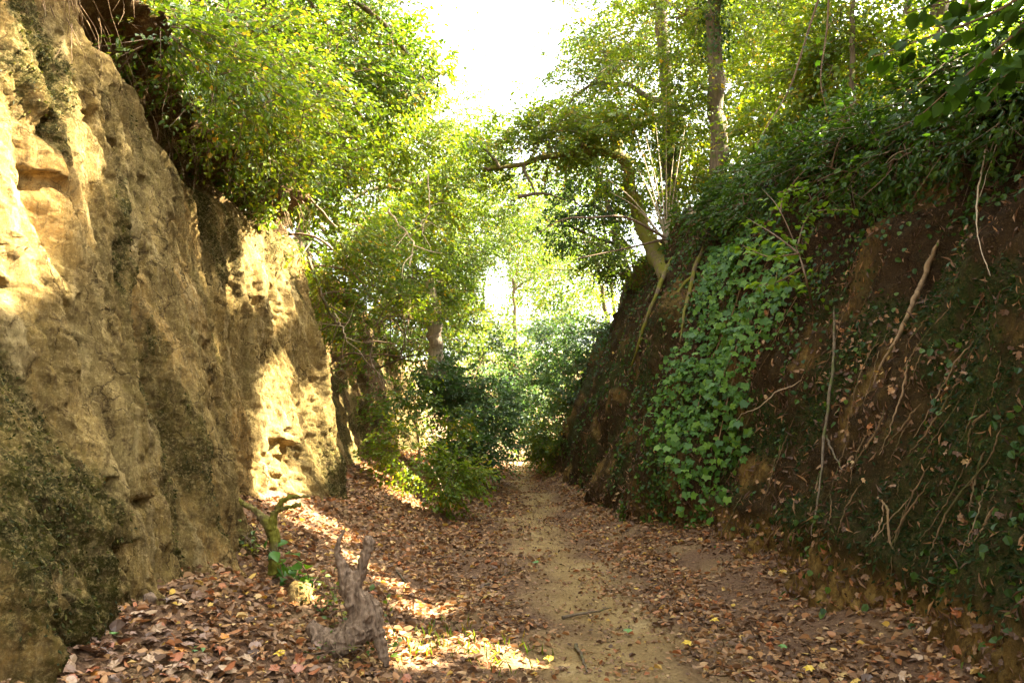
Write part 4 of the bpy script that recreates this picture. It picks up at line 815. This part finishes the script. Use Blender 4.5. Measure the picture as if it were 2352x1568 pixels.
# bare grey branches on the left
for lab, pts, r in [('pale dead branch sticking out of the leaves on the upper left slope', [(890, 480, 11), (920, 520, 10.8), (950, 560, 10.6), (940, 610, 10.5)], .018), ('pale dead branch curving down in front of the hornbeam', [(985, 400, 12), (985, 480, 12), (970, 530, 11.9), (990, 570, 11.8)], .012),
                    ('dark dead pole leaning against the end of the left cliff', [(705, 590, 10.8), (740, 680, 10.9), (775, 740, 11), (800, 740, 10.8)], .03), ('forked pale twig beside the end of the left cliff', [(770, 720, 10.7), (790, 760, 10.6), (800, 790, 10.6)], .009)]:
    T = curve_pts([px(*q) for q in pts], 20) + rng.normal(0, .01, (20, 3)); e = empty('dead_branch', T[0], lab, 'branch'); V, F, c = tube(T, np.linspace(r, r * .4, 20), 6, .2); mesh_np('stem', V, F, M['bark' if 'dark' in lab else 'twig_pale'], e)
    for s in range(5):
        i = random.randint(5, 17); d = nrm(rng.normal(size=3) * [1, .5, 1] + [.4, 0, -.2]); V, F, c = tube(curve_pts([T[i], T[i] + d * .2 + rng.normal(0, .03, 3), T[i] + d * .42], 8), np.linspace(r * .5, r * .15, 8), 5); mesh_np('side_twig', V, F, M['bark' if 'dark' in lab else 'twig_pale'], e)

# ------------------------------------------------------------------ dead wood on the talus
def gnarl(name, label, cat, chains, mat, vox=.009):
    tb = [tube(curve_pts([p for p, r in ch], 26) + rng.normal(0, .004, (26, 3)), np.interp(np.linspace(0, len(ch) - 1, 26), range(len(ch)), [r for p, r in ch]), 10, .35, rng.random() * 9) for ch in chains]
    Vs, Fs, o = [], [], 0
    for V, F, c in tb:
        V = np.vstack([V, V[:10].mean(0, keepdims=True)]); e = len(V) - 1; jj = np.arange(10)
        F = np.vstack([F[:, [0, 1, 2]], F[:, [0, 2, 3]], c[:, :3], np.stack([(jj + 1) % 10, jj, np.full(10, e)], -1)]); Vs.append(V); Fs.append(F + o); o += len(V)
    base = chains[0][0][0]; tmp = mesh_np(name + '_raw', np.vstack(Vs), np.vstack(Fs), M[mat]); md = tmp.modifiers.new('r', 'REMESH'); md.mode = 'VOXEL'; md.voxel_size = vox
    dg = bpy.context.evaluated_depsgraph_get(); me = bpy.data.meshes.new_from_object(tmp.evaluated_get(dg)); bpy.data.objects.remove(tmp)
    n = len(me.vertices); co = np.empty(n * 3, np.float32); me.vertices.foreach_get('co', co); co = co.reshape(-1, 3); no = np.empty(n * 3, np.float32); me.vertices.foreach_get('normal', no)
    co = co + no.reshape(-1, 3) * (.013 * fbm(co[:, 0] * 20, co[:, 1] * 20, co[:, 2] * 7, 4) - .012 * np.abs(fbm(co[:, 0] * 34, co[:, 1] * 34, co[:, 2] * 12, 3)) + .008 * fbm(co[:, 0] * 60, co[:, 1] * 60, co[:, 2] * 25, 2))[:, None]
    me.vertices.foreach_set('co', co.astype(np.float32).ravel()); me.polygons.foreach_set('use_smooth', np.ones(len(me.polygons), bool)); me.update()
    if not me.materials: me.materials.append(M[mat])
    ob = bpy.data.objects.new(name, me); COL.objects.link(ob); return tag(ob, label, cat)
sy = 5.15
def sp(u, v, r, dy=0.0): return (px(u, v, sy + dy), r * (1.05 if v > 1340 else .85))
gnarl('dead_stump', 'gnarled antler-shaped dead stump standing in brown leaves left of the path', 'stump',
      [[sp(708, 1432, .03), sp(735, 1462, .07), sp(775, 1480, .085, -.03), sp(812, 1462, .085, -.04), sp(835, 1415, .085), sp(820, 1375, .075), sp(800, 1345, .06)],
       [sp(806, 1350, .06), sp(788, 1315, .045), sp(776, 1270, .034), sp(778, 1238, .026), sp(795, 1212, .01)], [sp(808, 1360, .06), sp(826, 1320, .05), sp(838, 1285, .042), sp(848, 1250, .038), sp(842, 1236, .03)],
       [sp(830, 1370, .07), sp(852, 1400, .06, .02), sp(868, 1450, .045), sp(880, 1500, .035), sp(890, 1530, .02)]], 'deadwood')
fy = 6.1
def fp(u, v, r, dy=0.0): return (px(u, v, fy + dy), r)
gnarl('mossy_dead_branch', 'mossy crooked dead branch stuck upright at the foot of the left cliff', 'branch',
      [[fp(634, 1320, .06), fp(628, 1270, .05), fp(624, 1220, .045), fp(605, 1190, .035), fp(580, 1165, .022), fp(520, 1135, .014)], [fp(622, 1215, .04), fp(632, 1175, .03), fp(660, 1145, .024), fp(720, 1138, .01)], [fp(640, 1170, .02), fp(690, 1158, .02)]], 'bark_moss', .01)
def stone(name, label, c, rad, mat):
    n = 14; a = np.linspace(0, 2 * math.pi, 18, endpoint=False); b = np.linspace(-1.5, 1.5, n); V = np.stack([np.cos(b)[:, None] * np.cos(a), np.cos(b)[:, None] * np.sin(a), np.repeat(np.sin(b)[:, None], 18, 1)], -1).reshape(-1, 3)
    V = V * (1 + .35 * fbm(V[:, 0] * 1.5 + c[0], V[:, 1] * 1.5, V[:, 2] * 1.5, 3))[:, None] * rad + c
    i = np.arange(n - 1)[:, None] * 18; j = np.arange(18)[None]; F = np.stack([i + j, i + (j + 1) % 18, i + 18 + (j + 1) % 18, i + 18 + j], -1).reshape(-1, 4)
    return tag(mesh_np(name, V, F, mat, None, True, {'moss': np.full(len(V), .15), 'ochre': np.full(len(V), .4), 'soil': np.zeros(len(V))}), label, 'clod')
stone('earth_clod', 'sunlit ochre clod of fallen earth behind the dead stump', on_floor(685, 1365), np.array([.1, .2, .11]), M['cliff'])
stone('stone', 'small grey stone where the left cliff meets the leaf litter', on_floor(345, 1385) + [0, 0, .03], np.array([.04, .04, .035]), M['deadwood'])['category'] = 'stone'

# small green plants on the talus
plants = [(570, 1200, 6.3, 'small elder shoot with round leaflets on the mossy dead branch', 4, .05), (690, 1255, 6.1, 'broad-leaved green plant behind the mossy dead branch', 3, .13), (790, 1310, 5.5, 'pinnate seedling growing behind the dead stump', 5, .045), (880, 1370, 5.3, 'bright leafy sprig right of the dead stump', 5, .05),
          (740, 1330, 5.7, 'low seedling left of the dead stump prongs', 4, .045), (800, 1490, 5, 'tiny green weed under the belly of the dead stump', 3, .03), (2190, 320, 6.9, 'ivy spray hanging over the dark right bank', 3, .07), (1850, 640, 7.9, 'leafy shoot beside the sapling stem', 4, .06)]
for u, v, y, lab, ns, lf in plants:
    c = px(u, v, y); right = u > 1200
    g = on_bank(u, v + 40) if right else np.array([c[0], c[1], floor_z(np.array([c[0]]), np.array([c[1]]))[0]])
    st = [[g, g + (np.array([rng.uniform(-.12, .12), rng.uniform(-.1, .1), .12])), g + np.array([rng.uniform(-.3, .3), rng.uniform(-.25, .15), max(.12, c[2] - g[2]) + rng.uniform(-.05, .08)])] for _ in range(ns)]
    leafy('seedling', lab, 'plant', st, 12, lf, 'ivy' if lf > .1 else 'leaf', LEAF_O, 'twig', .09, .005, .2)

# ------------------------------------------------------------------ fallen leaves
def litter_density(x, y):
    b = np.exp(-((x - bare_c(y)) / (.42 + .2 * smooth(8, 4, y))) ** 2); n = fbm(x * 1.6, y * 1.3, 77, 4)
    return np.clip(.66 - .6 * b + 1.0 * n + .5 * smooth(-.6, -1.4, x), .04, 1)
n = 125000; y_ = 2.4 + 26 * rng.random(n) ** 1.9; x_ = xL(y_) - .1 + rng.random(n) * (xR(y_) + .35 - xL(y_)); k = rng.random(n) < litter_density(x_, y_) * .62
x_, y_ = x_[k], y_[k]; P = np.stack([x_, y_, floor_z(x_, y_) + rng.uniform(.004, .03, len(x_))], -1)
sc = (.05 + .0015 * y_) * rng.uniform(.5, 1.45, len(x_)) * (1 - .3 * np.exp(-((x_ - .7) / .5) ** 2))
Dl = np.stack([np.cos(a := rng.uniform(0, 6.28, len(x_))), np.sin(a), rng.normal(0, .25, len(x_))], -1); Nl = np.array([0, 0, 1.]) + rng.normal(0, .38, P.shape)
pick = rng.choice(4, len(x_), p=[.16, .3, .3, .24]); big = np.argsort(-sc / P[:, 1] * (proj(P)[1] < 1560) * (np.abs(proj(P)[0] - 1176) < 1170))[:260]; isbig = np.zeros(len(x_), bool); isbig[big] = True
le = empty('leaf_litter', (0, 6, 0), 'carpet of brown fallen leaves over the path and its edges', 'leaf litter'); le['kind'] = 'stuff'
shapes = [curl_leaf(LEAF_OAK, .35, .5), curl_leaf(LEAF_M, .3, -.5), curl_leaf(LEAF_M, -.4, .9), curl_leaf(LEAF_Q, .3, .6)]
tn = rng.random(len(x_)) ** 1.05
for q in range(4):
    m_ = (pick == q) & ~isbig; leaves_mesh('fallen_leaves', P[m_], Dl[m_], Nl[m_], sc[m_], sc[m_] * (.9 if q == 0 else .62), shapes[q], M['litter'], le, tn[m_])
nf = 19000; y_ = 2.6 + 17 * rng.random(nf) ** 1.7; x_ = -1.2 + rng.random(nf) * (xR(y_) + 1.2); fz = .018 * rng.uniform(.4, 1.6, nf) * (1 + .05 * y_)
leaves_mesh('leaf_fragments', np.stack([x_, y_, floor_z(x_, y_) + .006], -1), rng.normal(size=(nf, 3)) * [1, 1, .25], np.array([0, 0, 1.]) + rng.normal(0, .4, (nf, 3)), fz, fz * .7, LEAF_Q, M['litter'], le, rng.random(nf) * .75)
cols = {'brown': (.2, .11, .06), 'tan': (.38, .25, .14), 'reddish': (.3, .1, .035), 'dark brown': (.1, .055, .03), 'yellow': (.62, .42, .03), 'orange': (.5, .2, .03), 'green': (.12, .24, .05)}
CM = {c: plain_leaf(c.replace(' ', '_') + '_fallen_leaf', v_) for c, v_ in cols.items()}
FM = {}
for c in cols:
    for q, shp in enumerate([curl_leaf(LEAF_OAK, .3, .5), curl_leaf(LEAF_OAK, -.4, .7), curl_leaf(LEAF_O, .3, -.8)]):
        V, F = leaves_geo(np.zeros((1, 3)), np.array([[1., 0, 0]]), np.array([[0, 0, 1.]]), 1, .9, shp); FM[c, q] = mesh_np('fallen_leaf', V, F, CM[c], None, False, None, link=False)
def fallen(p, d, n_, s, c, q, label, group=None):
    d = nrm(d); s_ = nrm(np.cross(n_, d)); n_ = np.cross(d, s_); o = bpy.data.objects.new('fallen_leaf', FM[c, q]); COL.objects.link(o); o.matrix_world = Matrix.Translation(p) @ Matrix((d, s_, n_)).transposed().to_4x4() @ Matrix.Scale(float(s), 4)
    tag(o, label, 'leaf', group)
for b in big:
    c = ['brown', 'tan', 'dark brown', 'brown', 'reddish', 'tan', 'brown', 'orange' if rng.random() < .25 else 'brown'][rng.integers(0, 8)]
    qs = int(rng.integers(0, 3)); where = ('at the foot of the mossy bulge' if P[b, 1] < 4.6 and P[b, 0] < -1.75 else 'along the foot of the left cliff' if P[b, 0] < -1.75 else 'in front of the dead stump' if P[b, 1] < 4.9 and P[b, 0] < -.9 else 'beside the dead stump' if P[b, 0] < -.9 else 'at the left edge of the path' if P[b, 0] < .3 else 'on the path' if P[b, 0] < 1.5 else 'along the right edge of the path')
    fallen(P[b] + [0, 0, .012], Dl[b], Nl[b], sc[b] * 1.1, c, qs, f'{c} dry {["lobed", "curled lobed", "oval"][qs]} fallen leaf {where}', f'{c} fallen leaves {where}')
for u, v, c, lab in [(647, 1505, 'yellow', 'bright yellow fallen leaf below the dead stump'), (908, 1345, 'yellow', 'yellow maple leaf on the litter right of the dead stump prongs'), (942, 1364, 'orange', 'golden leaf just right of the yellow maple leaf'), (288, 1415, 'orange', 'long orange leaf at the foot of the left cliff'),
                     (1445, 1458, 'green', 'green oak leaf lying on the bare path'), (1240, 1292, 'green', 'small green leaf on the middle of the path'), (1630, 1433, 'yellow', 'yellow leaf at the right edge of the path'), (1795, 1490, 'green', 'green lobed leaf near the lower right path edge'), (250, 1482, 'green', 'green leaf in the litter under the mossy bulge'), (620, 1248, 'orange', 'orange leaf by the mossy dead branch'),
                     (470, 1492, 'green', 'green leaf in the left foreground litter'), (1862, 1548, 'yellow', 'yellow leaf at the bottom edge right of the path'), (1590, 1480, 'yellow', 'small yellow leaf beside the path bottom right'), (1270, 1520, 'yellow', 'yellow leaf on the path near the bottom edge'), (680, 1390, 'orange', 'orange curled leaf on the litter beside the clod'), (1030, 1590, 'green', 'green leaf at the bottom edge left of the path')]:
    fallen(on_floor(u, v) + [0, 0, .035], rng.normal(size=3) * [1, 1, .1], np.array([0, -.35, 1.]), .085, c, int(rng.integers(0, 2)), lab)
# leaves caught on the right bank
P, N_, i, j = bank_scatter(30000); pr = smooth(.1, .5, fbm(P[:, 1] * 1.8, P[:, 2] * 1.8, 81, 4)) * .6 + .9 * smooth(.75, .25, P[:, 2]) + .05; u, v, w = proj(P)
pr += .7 * np.exp(-(((u - 1980) / 110) ** 2 + ((v - 850) / 130) ** 2)); k = (rng.random(len(P)) < pr * .75) & (P[:, 1] < 22) & (P[:, 1] > 3); P, N_ = P[k], N_[k]; s_ = .07 * rng.uniform(.5, 1.2, len(P))
o = leaves_mesh('bank_litter', P + N_ * .015, rng.normal(size=P.shape) + [0, 0, -.4], N_ + rng.normal(0, .4, P.shape) + [0, 0, .4], s_, s_ * .75, curl_leaf(LEAF_OAK, .3, .5), M['litter'], None, rng.random(len(P)) ** 2.8)
tag(o, 'brown dead leaves caught among the roots of the right bank', 'leaf litter', kind='stuff')
# sticks on the path
for lab, pts in [('short dark stick on the path near the bottom edge', [(1328, 1478), (1335, 1510), (1350, 1545)]), ('curved stick lying across the middle of the path', [(1115, 1340), (1140, 1325), (1180, 1305)]), ('thin stick on the left slope above the path', [(965, 1235), (990, 1255), (1020, 1280)]), ('thin twig at the left path edge behind the stump', [(900, 1290), (925, 1320), (935, 1340)]), ('straight twig lying across the path', [(1290, 1410), (1340, 1405), (1400, 1400)])]:
    T = curve_pts([on_floor(*q) + [0, 0, .02] for q in pts], 12) + rng.normal(0, .004, (12, 3)); V, F, c = tube(T, np.linspace(.014, .005, 12), 6, .3); tag(mesh_np('stick', V, F, M['bark']), lab, 'stick', 'sticks on the path')
# wisps of grass
gx_ = np.concatenate([on_floor(*q) + rng.normal(0, [.16, .2, 0], (60, 3)) for q in [(1040, 1460), (1130, 1500), (980, 1480), (1060, 1180), (1120, 1120), (1090, 1090)]]); gx_[:, 2] = floor_z(gx_[:, 0], gx_[:, 1])
o = leaves_mesh('grass', gx_, np.array([0, 0, 1.]) + rng.normal(0, .5, gx_.shape), rng.normal(0, 1, gx_.shape), .09 * rng.uniform(.5, 1.3, len(gx_)), .006, LEAF_Q, M['leaf_bright'])
tag(o, 'sparse grass wisps at the path edge', 'grass', kind='stuff')
